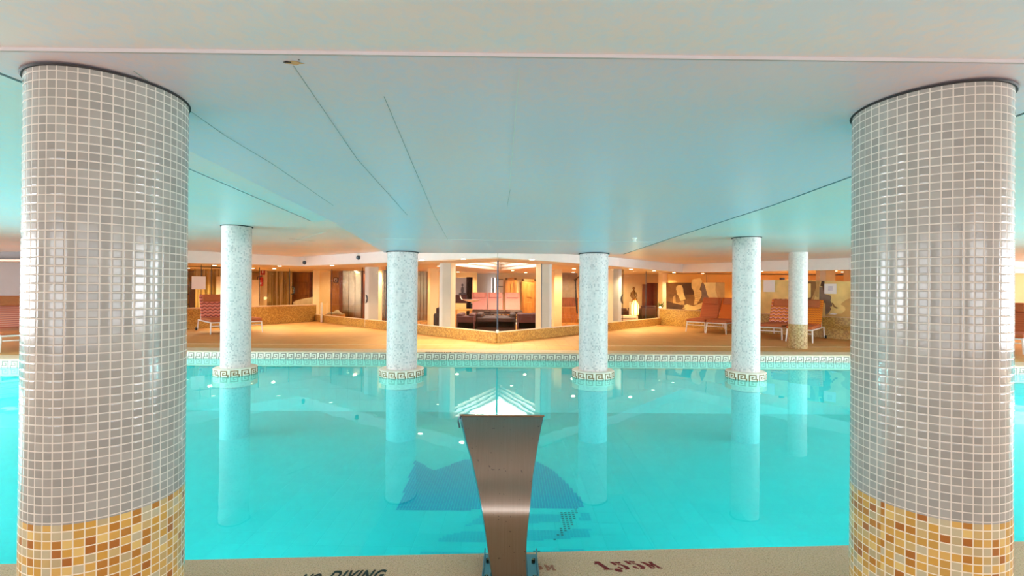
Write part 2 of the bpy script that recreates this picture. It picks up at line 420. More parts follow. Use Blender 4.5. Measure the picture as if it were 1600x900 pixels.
# coping along the far edge with a greek key band
KEY = ["11111101", "10000101", "10110101", "10010101", "11110101", "00000001"]
KEY = ["1111110", "1000010", "1011010", "1010010", "1011110", "1000000", "1111111"]
KEY = ["11111100", "10000100", "10110100", "10010100", "11110101", "00000101", "11111101"]
def key_band(point, ncell, cell, z_top, parent, name='greek_key_band'):
    "point(s) -> (position, outward) at arc cell index s; dark tesserae raised a hair over the cream face"
    b = MB()
    for i in range(ncell):
        for r in range(7):
            if KEY[r][i % 8] == '1' :
                p0, n0 = point(i); p1, n1 = point(i+1)
                z1 = z_top - r*cell; z0 = z1-cell
                q = [Vector((p0.x, p0.y, z0))+n0*.0015, Vector((p1.x, p1.y, z0))+n1*.0015, Vector((p1.x, p1.y, z1))+n1*.0015, Vector((p0.x, p0.y, z1))+n0*.0015]
                b.add(q, [(0, 1, 2, 3)])
    return b.build(name, 'key_tile', parent, fix=False)
plain('key_tile', (158,138,122), .5, var=.1, scale=60); plain('cream_tile', (248,234,216), .4, var=.04, scale=40)
plain('collar_key', (150,112,66), .5, var=.2, scale=60)
for i in range(5):
    A, B_ = Vector((*FAR[i], 0)), Vector((*FAR[i+1], 0)); L = (B_-A).length; d = (B_-A).normalized(); n = Vector((d.y, -d.x, 0))
    if n.y > 0: n = -n
    root = MB().bar(A, B_, .5, -.30, .006, off=.25).build('trim_pool_edge', 'cream_tile'); struct(root, 'pale coping with greek key tile band along the far pool edge')
    cop = MB().bar(A, B_, .50, .006, .03, off=.262).build('coping_slab', 'coping_stone', root, bevel=.008)
    cell = .0205; nc = int(L/cell)
    key_band(lambda s, A=A, d=d, n=n, cell=cell: (A+d*(s*cell), n), nc, cell, -.004, root)
# pale joint lines across the far deck
for (ya, yb, wd) in ((538.5, 539.2, .05), (546.5, 549.0, .04)):
    a = P(292, ya-1.5, 0); c = P(1326, ya+3.5, 0)
    o = MB().bar((a.x-1.5, a.y), (c.x+1.5, c.y), wd, -.004, .002).build('trim_floor_joint', 'joint_stone'); struct(o, 'pale joint line across the far deck')
# floor mosaic figure seen through the water
def inpoly(x, y, poly):
    r = False; n = len(poly)
    for i in range(n):
        x1, y1 = poly[i]; x2, y2 = poly[i-1]
        if (y1 > y) != (y2 > y) and x < (x2-x1)*(y-y1)/(y2-y1)+x1: r = not r
    return r
plain('mosaic_blue', (0,158,212), .5, var=.05, scale=12); plain('mosaic_pale_blue', (0,200,222), .5, var=.04, scale=12); plain('mosaic_dark', (0,40,60), .5)
def cells(polys, cs, gap, z):
    b = MB()
    for poly in polys:
        pp = [P(px, py, BZ)for px, py in poly]; pp = [(q.x, q.y) for q in pp]
        x0, x1 = min(q[0] for q in pp), max(q[0] for q in pp); y0, y1 = min(q[1] for q in pp), max(q[1] for q in pp)
        for i in range(int(x0/cs)-1, int(x1/cs)+2):
            for j in range(int(y0/cs)-1, int(y1/cs)+2):
                cx, cy = (i+.5)*cs, (j+.5)*cs
                if inpoly(cx, cy, pp):
                    h = (cs-gap)/2; b.add([(cx-h, cy-h, z), (cx+h, cy-h, z), (cx+h, cy+h, z), (cx-h, cy+h, z)], [(0, 1, 2, 3)])
    return b
root = empty('floor_mosaic', P(770, 790, BZ)); tag(root, 'blue tile mosaic picture on the pool floor behind the waterfall spout', 'mosaic')
def inroot(o, root): o.parent = root; o.matrix_parent_inverse = root.matrix_world.inverted(); return o
bpy.context.view_layer.update()
dome = [(620,798),(635,757),(649,719),(678,736),(700,728),(722,719),(740,717),(790,712),(840,722),(864,735),(890,760),(906,778),(915,794),(850,795),(700,798)]
inroot(cells([dome], .036, .005, BZ+.004).build('fish_body', 'mosaic_blue', fix=False), root)
waves = [[(728,822),(752,806),(880,803),(876,816),(760,820)], [(908,801),(922,801),(925,814),(905,815)], [(678,848),(700,836),(722,831),(880,829),(923,826),(922,840),(800,847)],
         [(651,866),(660,863),(800,862),(912,858),(912,863),(700,868)]]
for wv_ in waves: inroot(cells([wv_], .036, .004, BZ+.004).build('wave_band', 'mosaic_pale_blue', fix=False), root)
spots = [[(876,800),(888,800),(900,795),(903,800),(897,818),(886,832),(876,840),(870,838),(878,822)], [(866,842),(871,842),(871,846),(866,846)], [(850,858),(864,850),(866,852),(846,862)], [(826,864),(846,860),(846,864),(826,868)]]
o = inroot(cells(spots, .045, .018, BZ+.008).build('dark_speckles', 'mosaic_dark', fix=False), root); o['kind'] = 'stuff'

# ------------------------------------------------------------------ ceilings
# front soffit over the near deck
o = flat('ceiling', [(-12, -5, czc(0)+.01), (12, -5, czc(0)+.01), (12, 2.12*K, czc(2.1*K)+.012), (-12, 1.88*K, czc(2*K)+.012)], .3, 'ceiling_front'); struct(o, 'pale plaster ceiling over the near deck')
# dropped centre ceiling
SL = [(-12, 1.88), (12, 2.12)]
cp = [(-1.95, 1.99), (2.25, 2.03), (2.25, 5.0), (2.1, 7.6), (1.98, 10.35), (-2.3, 10.35), (-1.96, 6.2), (-1.86, 3.2)]
cpts = [Vector((x, y*K, czc(y*K))) for x, y in cp]
cen = flat('ceiling', cpts, .42, 'ceiling_paint'); struct(cen, 'dropped blue-white centre ceiling running over the pool')
# thin raised lip where the front soffit meets it
o = MB().bar((-12, 1.88*K), (12, 2.12*K), .008, czc(2*K)-.001, czc(2*K)+.014).build('trim_ceiling_lip', 'lip_paint'); struct(o, 'thin pale lip across the ceiling')
def groove(pl, mat='joint_dark', wd=.004, surf=czc, name='ceiling_joint', parent=None):
    b = MB(); pl = [(x, y*K) for x, y in pl]
    for (p, q) in zip(pl[:-1], pl[1:]):
        b.bar(p, q, wd, (surf(p[1])-.0015, surf(q[1])-.0015), (surf(p[1])+.002, surf(q[1])+.002))
    o = b.build(name, mat); o.parent = parent or cen; return o
groove([(-.80, 2.09), (-.94, 3.47), (-1.05, 5.74)], wd=.003); groove([(-.54, 2.4), (-.78, 5.74)], wd=.003); groove([(-.78, 5.74), (-.9, 8)], wd=.003)
plain('edge_shadow_strip', (92,112,118), .8)  # dark strips drawn in as the shadow line along the ceiling edges
groove([(2.262, 2.03), (2.262, 5.0), (2.112, 7.6), (1.992, 10.3)], 'edge_shadow_strip', .014); groove([(-1.97, 2.05), (-1.872, 2.85)], 'edge_shadow_strip', .014); groove([(-2.19, 6.25), (-2.1, 2.9)], 'edge_shadow_strip', .008)
groove([(-1.42, 2.15), (-1.50, 3.0), (-1.51, 3.6), (-1.62, 5.2)], 'joint_dark', .003)
groove([(-1.9, 8.0), (2.0, 8.15)], 'joint_light', .012); groove([(.02, 2.1), (-.03, 4.6)], 'joint_light', .003); groove([(-.02, 4.4), (-.05, 5.2)], 'joint_dark', .002)
# pale band beside the left edge
sp = [(-1.86, 2.85), (-1.87, 3.2), (-1.965, 6.2), (-2.17, 6.3), (-2.08, 2.85)]
o = flat('trim_ceiling_band', [(x, y*K, czc(y*K)+.004) for x, y in sp], .38, 'trim_paint'); struct(o, 'pale flat band along the left edge of the dropped ceiling')
# high ceilings left and right of it
o = flat('ceiling', [(x, y*K, CZL) for x, y in [(-20, 1.7), (-1.6, 1.9), (-1.6, 16.5), (-3.6, 17.2), (-7.3, 20.6), (-9.9, 17.6), (-20, 19.2)]], .15, 'ceiling_paint_high'); struct(o, 'high ceiling over the left side of the pool')
o = flat('ceiling', [(x, y*K, czr(y*K)) for x, y in [(20, 1.7), (1.4, 1.9), (1.4, 16.4), (3.4, 18), (6.5, 22.3), (9.9, 16.7), (20, 19.2)]], .15, 'ceiling_paint_high'); struct(o, 'high ceiling over the right side of the pool')
o = flat('ceiling', [(-1.7, 10.2*K, 2.47), (1.5, 10.2*K, 2.47), (1.5, 17*K, 2.47), (-1.7, 17*K, 2.47)], .1, 'ceiling_paint_high'); struct(o, 'high ceiling behind the dropped centre ceiling')
# fine joint lines in the high ceilings
hc = lambda y: CZL
def line_on(zs, pl, mat, wd, nm):
    b = MB()
    for (p, q) in zip(pl[:-1], pl[1:]):
        p, q = P(*p, zs[0]), P(*q, zs[1]); b.bar(p, q, wd, (zs[0]-.002, zs[1]-.002), (zs[0]+.002, zs[1]+.002))
    o = b.build('trim_ceiling_joint', mat); struct(o, nm)
line_on((2.36, 2.37), [(1186, 326), (1300, 385)], 'joint_light', .02, 'pale joint across the right ceiling')
line_on((CZL, CZL), [(509, 362), (455, 379)], 'joint_light', .03, 'pale joint across the left ceiling')
line_on((CZL, CZL), [(452, 373), (492, 377)], 'joint_dark', .02, 'hairline crack in the left ceiling')
line_on((2.39, 2.39), [(1063, 401), (1085, 399)], 'joint_dark', .03, 'hairline crack in the right ceiling')
line_on((2.39, 2.39), [(1120, 409), (1142, 406)], 'joint_dark', .03, 'hairline crack in the right ceiling')
# rust stain by the lip
b = MB(); c = Vector((-.80, 2.055*K, 0))
for (rx, ry, dx, dy) in ((.015, .005, -.01, .0), (.004, .003, .04, -.016)):
    b.add([Vector((c.x+dx+rx*math.cos(a), c.y+dy+ry*math.sin(a)*(1+.4*math.sin(3*a)), czc(2.05*K)-.0022)) for a in [2*PI*k/14 for k in range(14)]], [tuple(range(14))])
st = b.build('stain_spot', 'rust_dark', fix=False)
b = MB(); b.add([Vector((c.x+.012+.03*math.cos(a)*(1+.3*math.sin(5*a)), c.y+.008+.013*math.sin(a)*(1+.3*math.cos(4*a)), czc(2.05*K)-.0014)) for a in [2*PI*k/20 for k in range(20)]], [tuple(range(20))])
s2 = b.build('stain_halo', 'rust_light', fix=False); s2.parent = cen; st.parent = cen
# ------------------------------------------------------------------ fascia and lobby soffit
FA = V2(-.35, 13.95); FCL = V2(-7.43, 20.25); FCR = V2(6.5, 22.0)
FL0 = V2(-9.75, 17.2); FM = V2(3.25, 17.6); FR0 = V2(9.6, 16.4)
def fascia(A, B_, z0, z1, nm):
    o = MB().bar(A, B_, .06, z0, z1).build('trim_fascia', 'fascia_white'); struct(o, nm)
fascia(FL0, FCL, (2.11, 2.17), 2.5, 'white fascia over the left glass wall')
fascia(FCL, FA, (2.17, 2.17), 2.5, 'white fascia left of the glass corner')
fascia(FA, FM, (2.17, 2.12), 2.5, 'white fascia right of the glass corner')
fascia(FM, FCR, (2.12, 2.09), 2.5, 'white fascia over the right lounge glass')
fascia(FCR, FR0, (2.09, 2.03), 2.5, 'white fascia over the mural wall')
fascia(FR0, V2(20, 18.9), (2.03, 2.03), 2.5, 'white fascia over the far right wall')
# soffit with the stepped skylight opening
KF, KL, KN, KR = V2(-.45, 23.0), V2(-2.15, 17.75), V2(-.4, 15.9), V2(1.25, 17.7)
outer = [V2(-20, 18.6), FL0, FCL, FA, FM, FCR, FR0, V2(20, 18.8), V2(20, 30), V2(-20, 30)]; hole = [KF, KL, KN, KR]
def holed(name, outer, hole, z, th, mat, parent=None):
    tris = geometry.tessellate_polygon([outer, hole]); allp = outer+hole; n = len(allp)
    b = MB(); vs = [Vector((p.x, p.y, z)) for p in allp]
    fs = [tuple(t) for t in tris]+[tuple(i+n for i in t) for t in tris]
    no = len(outer)
    fs += [(i, (i+1) % no, (i+1) % no+n, i+n) for i in range(no)]
    nh = len(hole); fs += [(no+i, no+(i+1) % nh, no+(i+1) % nh+n, no+i+n) for i in range(nh)]
    b.add(vs+[v+Vector((0, 0, th)) for v in vs], fs); return b.build(name, mat, parent)
sof = holed('ceiling', outer, hole, SZ, .06, 'soffit_paint'); struct(sof, 'warm lobby ceiling behind the glass')
kc = (KF+KL+KN+KR)/4
prev = hole
for i in range(1, 4):
    k = 1-i*.05
    nh = [kc+(p-kc)*k for p in hole]
    big = [kc+(p-kc)*(1.06+.0*i) for p in hole]
    o = holed('skylight_step', big, nh, SZ+.06+(i-1)*.12+.06, .06, 'fascia_white' , None)
    struct(o, 'white step of the diamond skylight'); o.name = 'trim_skylight_step'
    o = holed('trim_skylight_riser', big, [kc+(p-kc)*(1-(i-1)*.05) for p in hole], SZ+.06+(i-1)*.12, .06, 'white_wall'); struct(o, 'riser of the diamond skylight')
top = [kc+(p-kc)*1.06 for p in hole]
o = flat('window_skylight', [Vector((p.x, p.y, SZ+.55)) for p in top], .02, 'sky_glow'); struct(o, 'bright diamond skylight over the lobby')
b = MB()
for i, (p, q) in enumerate(zip(top, top[1:]+top[:1])): b.bar(p, q, .04, SZ+.42, SZ+.55)
o = b.build('trim_skylight_kerb', 'white_wall'); struct(o, 'kerb round the lobby skylight')
area('skylight_daylight', (-.45, 18.6*K, SZ+.5), (-.45, 18.6*K, 0), 1.6, 3, 90, (1, .97, .9))

# ------------------------------------------------------------------ glass walls
def wall_obj(name, A, B_, th, z0, z1, mat, parent=None, off=0):
    A = Vector((A[0], A[1], 0)); B_ = Vector((B_[0], B_[1], 0)); L = (B_-A).length; rz = math.atan2(B_.y-A.y, B_.x-A.x)
    return MB().box((L/2, off, (z0+z1)/2), (L, th, z1-z0)).build(name, mat, None if parent is None else parent, loc=(A.x, A.y, 0), rot=(0, 0, rz))
def glazing(idx, A, B_, zb, zt, seams, label, n_label='glass_pane'):
    r = empty('window_%d' % idx, (A.x, A.y, 0)); struct(r, label)
    L = (B_-A).length; d = (B_-A)/L; r.rotation_euler = (0, 0, math.atan2(d.y, d.x))
    xs = [0]
    for s in seams:
        q = W(s, 470, A, B_); xs.append((q-A).dot(d))
    xs = sorted(x for x in xs if 0 <= x < L) + [L]
    for x0, x1 in zip(xs[:-1], xs[1:]):
        MB().box(((x0+x1)/2, 0, (zb+zt)/2), (x1-x0-.008, .012, zt-zb)).build('glass_pane', 'glass_pane', r)
    for x0 in xs[1:-1]:
        MB().box((x0, 0, (zb+zt)/2), (.012, .02, zt-zb)).build('pane_joint', 'dark_steel', r)
    MB().box((L/2, 0, zb+.012), (L, .03, .024)).build('bottom_channel', 'pale_table', r)
    return r, d, L
LWH, RWH, KH = .66, .64, .27
o = wall_obj('wall_left_low', LFAR, GLL, .16, 0, LWH, 'gold_mosaic_wall'); struct(o, 'low gold mosaic wall on the left under the glass')
o = wall_obj('trim_cap', LFAR, GLL, .2, LWH, LWH+.02, 'joint_stone'); struct(o, 'pale cap of the left low wall')
o = wall_obj('wall_kerb_left', GLL, GLA, .14, 0, KH, 'gold_mosaic_wall'); struct(o, 'gold mosaic kerb left of the glass corner')
o = wall_obj('wall_kerb_right', GLA, GLR, .14, 0, KH, 'gold_mosaic_wall'); struct(o, 'gold mosaic kerb right of the glass corner')
o = wall_obj('wall_right_low', GLR, RW1, .16, 0, RWH, 'gold_mosaic_wall'); struct(o, 'low gold mosaic wall on the right under the mural')
o = wall_obj('trim_cap', GLR, RW1, .2, RWH, RWH+.02, 'joint_stone'); struct(o, 'pale cap of the right low wall')
w1, _, _ = glazing(1, LFAR, GLL, LWH+.02, SZ, [314, 330, 405, 452], 'glass wall over the left low wall')
w2, d2, L2 = glazing(2, GLL, GLA, KH, SZ, [518, 566, 603, 688], 'glass wall left of the corner')
w3, d3, L3 = glazing(3, GLA, GLR, KH, SZ, [846, 905, 973, 1009], 'glass wall right of the corner')
w4, _, _ = glazing(4, GLR, RW1, RWH+.02, SZ, [1104, 1180, 1262], 'glass wall over the right low wall')
# steel strip on the glass corner
MB().box((0, -.01, (KH+SZ)/2), (.03, .03, SZ-KH)).build('corner_strip', 'dark_steel', w3)
MB().box((0, -.012, .30), (.05, .05, .08)).build('corner_foot', 'white_metal', w3)
# curved door handles (a ring of bent steel) on the glass doors
def c_handle(A, B_, px, py, sgn, label):
    c = W(px, py, A, B_, .05); r = empty('door_handle', c, math.atan2(B_.y-A.y, B_.x-A.x)); tag(r, label, 'door handle')
    R_ = .15; pts = [(sgn*R_*math.cos(a)*.8, 0, R_*math.sin(a)) for a in [math.radians(-95+i*19) for i in range(11)]]
    MB().tube(pts, .018, 8).build('grip', 'dark_steel', r, smooth=True)
    pts = [(sgn*(R_*math.cos(a)*.45), 0, R_*.8*math.sin(a)) for a in [math.radians(-90+i*20) for i in range(10)]]
    MB().tube(pts, .010, 8).build('inner_curve', 'elevator_steel', r, smooth=True)
    for s in (-1, 1): MB().tube([(0, 0, s*R_*.95), (0, .05 if (B_-A).x > 0 else .05, s*R_*.95)], .012, 8).build('fixing', 'dark_steel', r)
c_handle(GLL, GLA, 571, 467, 1, 'curved dark steel handle on the left glass door')
c_handle(GLA, GLR, 973, 467, -1, 'curved dark steel handle on the right glass door')
c_handle(LFAR, GLL, 456, 454, 1, 'curved steel handle on the left wall glass near the wooden door')
# notices stuck to the glass
def on_plane(name, A, B_, off, px0, py0, px1, py1, mat, th=.006, parent=None):
    a = W(px0, py0, A, B_, off); c = W(px1, py0, A, B_, off); z0 = W(px0, py1, A, B_, off).z
    return MB().bar((a.x, a.y), (c.x, c.y), th, z0, a.z).build(name, mat, parent)
o = on_plane('notice_sheet', LFAR, GLL, .03, 299.5, 431.5, 321.5, 452, 'white_paper', .004); tag(o, 'plain white sheet stuck high on the left glass wall', 'notice')
r = on_plane('notice_sheet', GLR, RW1, .06, 1193, 438, 1211, 456, 'white_paper', .004); tag(r, 'white notice on the mural glass left of the slim column', 'notice')
r = on_plane('notice_sheet', GLR, RW1, .06, 1288, 443.5, 1307, 459, 'white_paper', .004); tag(r, 'white notice on the mural glass right of the slim column', 'notice')
o = on_plane('picture_mark', GLR, RW1, .064, 1294, 447, 1301, 454, 'ink_grey', .002); o.parent = r; o.matrix_parent_inverse = Matrix()

# ------------------------------------------------------------------ outer walls
def wall(name, A, B_, z0, z1, mat, label=None, off=0):
    o = wall_obj(name, A, B_, .12, z0, z1, mat, off=off); struct(o, label); return o
wall('wall_left_far', V2(-20, 19.0), (LFAR.x, LFAR.y), 0, 2.5, 'grey_wall', 'plain grey wall beyond the left end of the pool')
wall('wall_right_far', RW1, V2(11, 19.0), 0, 2.5, 'cream_wall'); wall('wall_right_far', V2(11, 19.0), V2(20, 19.0), 0, 2.5, 'cream_wall', 'cream wall beyond the right end of the pool')
wall('wall_left_outer', (-20, 8), (-20, 30*K), 0, 2.6, 'grey_wall'); wall('wall_right_outer', (20, 8), (20, 30*K), 0, 2.6, 'white_wall')
wall('wall_left_return', (-20, 8.3), (-12, 8.3), 0, 2.6, 'white_wall'); wall('wall_right_return', (12, 8.3), (20, 8.3), 0, 2.6, 'white_wall')
wall('wall_back', V2(-20, 29), V2(20, 29), 0, 2.3, 'yellow_wall', 'warm back wall of the lobby')
# window walls beside and behind the camera
def window_wall(side, A, B_, spans, n0, z0=.4, z1=2.3):
    A = Vector(A); B_ = Vector(B_); L = (B_-A).length; d = (B_-A)/L
    q = lambda s: (A.x+d.x*s, A.y+d.y*s)
    o = MB(); cur = 0
    for (s0, s1) in spans: o.bar(q(cur), q(s0), .15, 0, 2.6); cur = s1
    o.bar(q(cur), q(L), .15, 0, 2.6); o.bar(q(0), q(L), .15, -.0, z0); o.bar(q(0), q(L), .15, z1, 2.6)
    struct(o.build('wall_'+side, 'white_wall'))
    for k, (s0, s1) in enumerate(spans):
        r = empty('window_%d' % (n0+k)); struct(r, 'window on the %s side of the hall' % side)
        for s in (s0+.03, s1-.03, (s0+s1)/2): MB().bar(q(s-.03), q(s+.03), .06, z0, z1).build('mullion', 'white_metal', r)
        for z in (z0, z1-.05): MB().bar(q(s0), q(s1), .06, z, z+.05).build('frame_rail', 'white_metal', r)
        MB().bar(q(s0), q(s1), .008, z0, z1).build('glass_pane', 'glass_pane', r)
window_wall('left', (-12, -5), (-12, 8.3), [(2.6, 7.0), (7.4, 11.8)], 5)
window_wall('right', (12, -5), (12, 8.3), [(2.6, 7.0), (7.4, 11.8)], 7)
window_wall('rear', (-12, -5), (12, -5), [(3.8, 8.2), (9.8, 14.2), (15.8, 20.2)], 9)

# ------------------------------------------------------------------ columns
# two near mosaic columns
def near_column(px0, px1, lean, label):
    t0, t1 = math.atan((px0-800)/F), math.atan((px1-800)/F); c = (t0+t1)/2; al = abs(t1-t0)/2; R_ = .26; d = R_/math.sin(al)
    X, Y = d*math.sin(c), d*math.cos(c); top = czc(Y)
    r = empty('mosaic_column', (X, Y, 0)); tag(r, label, 'column', 'thick mosaic columns on the near deck')
    r.rotation_euler = (0, 0, .3)
    GB = .536
    MB().lathe([(R_, GB), (R_, top-.006)], n=128).build('grey_tile_shaft', 'grey_mosaic', r, smooth=True)
    MB().lathe([(R_+.0005, 0), (R_+.0005, GB)], n=128).build('gold_tile_base', 'gold_mosaic_round', r, smooth=True)
    MB().lathe([(R_+.006, top-.006), (R_+.010, top+.0)], n=96).build('ceiling_gap_ring', 'gap_dark', r, smooth=True)
    return X, Y
near_column(31, 293, 0, 'thick grey mosaic column with gold tile foot, left of the waterfall spout')
near_column(1329, 1586, 0, 'thick grey mosaic column with gold tile foot, right of the waterfall spout')
# four columns standing in the pool
def pool_column(px, pw, ztop, label):
    yc = 10.25*K; X = P(px, 589, WZ).x/P(px, 589, WZ).y*yc; R_ = pw/2/F*yc*.985*math.cos(math.atan((px-800)/F))*.985
    r = empty('pool_column', (X, yc, BZ)); tag(r, label, 'column', 'round white mosaic columns standing in the pool')
    top = ztop-BZ
    MB().lathe([(R_, -.35-BZ), (R_, top)], n=64).build('white_shaft', 'white_mosaic', r, smooth=True)
    MB().lathe([(R_-.003, 0), (R_-.003, -.36-BZ)], n=64).build('submerged_foot', 'submerged_tile', r, smooth=True)
    MB().lathe([(R_+.015, top-.012), (R_+.02, top-.001)], n=64).build('ceiling_gap_ring', 'gap_dark', r, smooth=True)
    RC = R_*1.46; zt = -.022-BZ
    col = MB().lathe([(R_, zt-.30), (RC, zt-.30), (RC, zt), (RC-.02, zt+.012), (R_+.002, zt+.012)], n=72, cap=False).build('tiled_collar', 'cream_tile', r, smooth=True)
    cell = .0205*.98; nc = int(2*PI*RC/cell/8)*8; ce = 2*PI*RC/nc
    def pt(s, RC=RC, nc=nc):
        a = 2*PI*s/nc; v = Vector((math.cos(a), math.sin(a), 0)); return v*RC, v
    b = MB()
    for i in range(nc):
        for rr in range(7):
            if KEY[rr][(nc-i) % 8] == '1':
                p0, n0 = pt(i); p1, n1 = pt(i+1); z1 = zt-.008-rr*.017; z0 = z1-.017
                b.add([Vector((p0.x, p0.y, z0))+n0*.002, Vector((p1.x, p1.y, z0))+n1*.002, Vector((p1.x, p1.y, z1))+n1*.002, Vector((p0.x, p0.y, z1))+n0*.002], [(0, 1, 2, 3)])
    b.build('greek_key_band', 'collar_key', col, fix=False)
    return X
pool_column(368, 50, CZL, 'white mosaic pool column in front of the chevron lounger, leftmost of the four')
pool_column(627.5, 49.5, czc(10.25*K), 'white mosaic pool column left of the glass corner, under the dropped ceiling')
pool_column(926.5, 46.5, czc(10.25*K), 'white mosaic pool column right of the glass corner, under the dropped ceiling')
pool_column(1165, 46, czr(10.25*K), 'white mosaic pool column beside the orange loungers, rightmost of the four')
# slim column on the far deck
c = P(1247, 545, 0); c.y += .15; c.x = (1247-800)/F*c.y
r = empty('deck_column', (c.x, c.y, 0)); tag(r, 'slim white column with gold mosaic foot between the right hand loungers', 'column')
Rd = 14.6/F*c.y*.9
MB().lathe([(Rd, .6), (Rd, czr(c.y))], n=48).build('white_shaft', 'white_mosaic_far', r, smooth=True)
MB().lathe([(Rd+.001, 0), (Rd+.001, .6)], n=48).build('gold_tile_base', 'gold_mosaic_small_round', r, smooth=True)
# ------------------------------------------------------------------ waterfall spout
def spout():
    Yb = 2.80*K
    prof = [(2.742, 0.0), (2.730, .06), (2.714, .13), (2.698, .19), (2.684, .25), (2.675, .31), (2.678, .37), (2.715, .43), (2.78, .49), (2.83, .55), (2.885, .61), (2.945, .66), (3.01, .70), (3.07, .725)]
    # half widths read off the sheet's outline, at its own height
    hw = [.080, .082, .084, .088, .093, .099, .108, .120, .135, .152, .172, .190, .206, .218]
    ctr = [.004, -.004, -.010, -.014, -.016, -.018, -.020, -.024, -.030, -.034, -.040, -.044, -.046, -.046]
    root = empty('waterfall_spout', (-.01, Yb, 0)); tag(root, 'brushed steel waterfall spout with flaring neck at the near pool edge', 'fountain')
    off = Vector((-.01, Yb, 0)); prof = [(y*K, z) for y, z in prof]
    # resample smoothly
    def cr(a, t):
        n = len(a)-1; i = min(int(t), n-1); f = t-i
        p0, p1, p2, p3 = a[max(i-1, 0)], a[i], a[i+1], a[min(i+2, n)]
        return .5*((2*p1)+(-p0+p2)*f+(2*p0-5*p1+4*p2-p3)*f*f+(-p0+3*p1-3*p2+p3)*f**3)
    N = 60; pts = []
    for k in range(N+1):
        t = k/N*(len(prof)-1)
        pts.append((cr([p[0] for p in prof], t), cr([p[1] for p in prof], t), cr(hw, t), cr(ctr, t)))
    NX = 12; b = MB(); vs = []; fs = []
    for side in (0, 1):
        for (y, z, h, c) in pts:
            for i in range(NX+1):
                u = -1+2*i/NX; vs.append(Vector((c+u*h, y+side*.004, z))-off)
    st = (N+1)*(NX+1)
    for k in range(N):
        for i in range(NX):
            a = k*(NX+1)+i; fs.append((a, a+1, a+NX+2, a+NX+1)); a += st; fs.append((a, a+NX+1, a+NX+2, a+1))
    b.add(vs, fs); b.build('curved_back_sheet', 'brushed_steel', root, smooth=True)
    for s, nm in ((-1, 'side_flange'), (1, 'side_flange')):
        b = MB(); vs = []
        for (y, z, h, c) in pts:
            dpt = .07*(1-z/.9)+.012; fl = .012 if s < 0 else .004
            for (o1, o2) in ((0, 0), (fl, dpt), (fl+.003, dpt), (.003, 0)):
                vs.append(Vector((c+s*(h+o1), y+o2+.002, z))-off)
        fs = []
        for k in range(N):
            for j in range(4):
                a = k*4; fs.append((a+j, a+(j+1) % 4, a+4+(j+1) % 4, a+4+j))
        fs.append((0, 1, 2, 3)); fs.append(tuple(N*4+i for i in (3, 2, 1, 0)))
        b.add(vs, fs); b.build(nm, 'steel_edge', root, smooth=True)
    # front sheet of the hollow body, water side
    b = MB(); vs = []; fs = []
    for (y, z, h, c) in pts:
        dpt = .07*(1-z/.9)+.012
        for i in range(3): vs.append(Vector((c+(i-1)*h*1.02, y+dpt+.004, z))-off)
    for k in range(N):
        for i in range(2): fs.append((k*3+i, k*3+i+1, k*3+i+4, k*3+i+3))
    b.add(vs, fs); b.build('front_sheet', 'brushed_steel', root, smooth=True)
    y, z, h, c = pts[-1]
    MB().tube([Vector((c-h-.006, y, z+.002))-off, Vector((c+h+.006, y, z+.002))-off], .0045, 10).build('rolled_lip', 'elevator_steel', root, smooth=True)
    MB().tube([Vector((c-h-.012, y, z-.004))-off, Vector((c-h-.016, y-.005, z-.03))-off, Vector((c-h-.005, y-.04, z-.05))-off], .005, 8).build('lip_corner', 'steel_edge', root, smooth=True)
    # angle plates that clamp the foot to the deck
    for s in (-1, 1):
        b = MB(); xo = .004+s*.088
        b.box((xo+s*.022-off.x, .05, .006), (.055, .26, .012)); b.box((xo+s*.046-off.x, .05, .022), (.006, .26, .044))
        b.build('foot_plate', 'steel_edge', root, bevel=.002)
        for yy in (-.02, .12): MB().lathe([(.010, .012), (.010, .022), (.005, .026)], c=(xo+s*.028-off.x, yy, 0), n=12).build('bolt', 'elevator_steel', root)
spout()

# ------------------------------------------------------------------ stencilled writing on the deck
def text(s, label, size, px, py, mat, rz=0, shear=0, sx=1.0, z=.001, bold=.004, flip=False, cat='lettering', gap=1.0, name='stencil_lettering', th=.0006):
    cu = bpy.data.curves.new('t', 'FONT'); cu.body = s; cu.size = size; cu.extrude = th; cu.offset = bold; cu.shear = shear; cu.space_character = gap
    o = bpy.data.objects.new('t', cu); COL.objects.link(o)
    dg = bpy.context.evaluated_depsgraph_get(); dg.update()
    me = bpy.data.meshes.new_from_object(o.evaluated_get(dg)); bpy.data.objects.remove(o)
    n = bpy.data.objects.new(name, me); COL.objects.link(n); me.materials.clear(); me.materials.append(M[mat])
    q = P(px, py, z); n.location = (q.x, q.y, z+th); n.rotation_euler = (0, 0, rz); n.scale = (sx, K, 1)
    tag(n, label, cat); return n
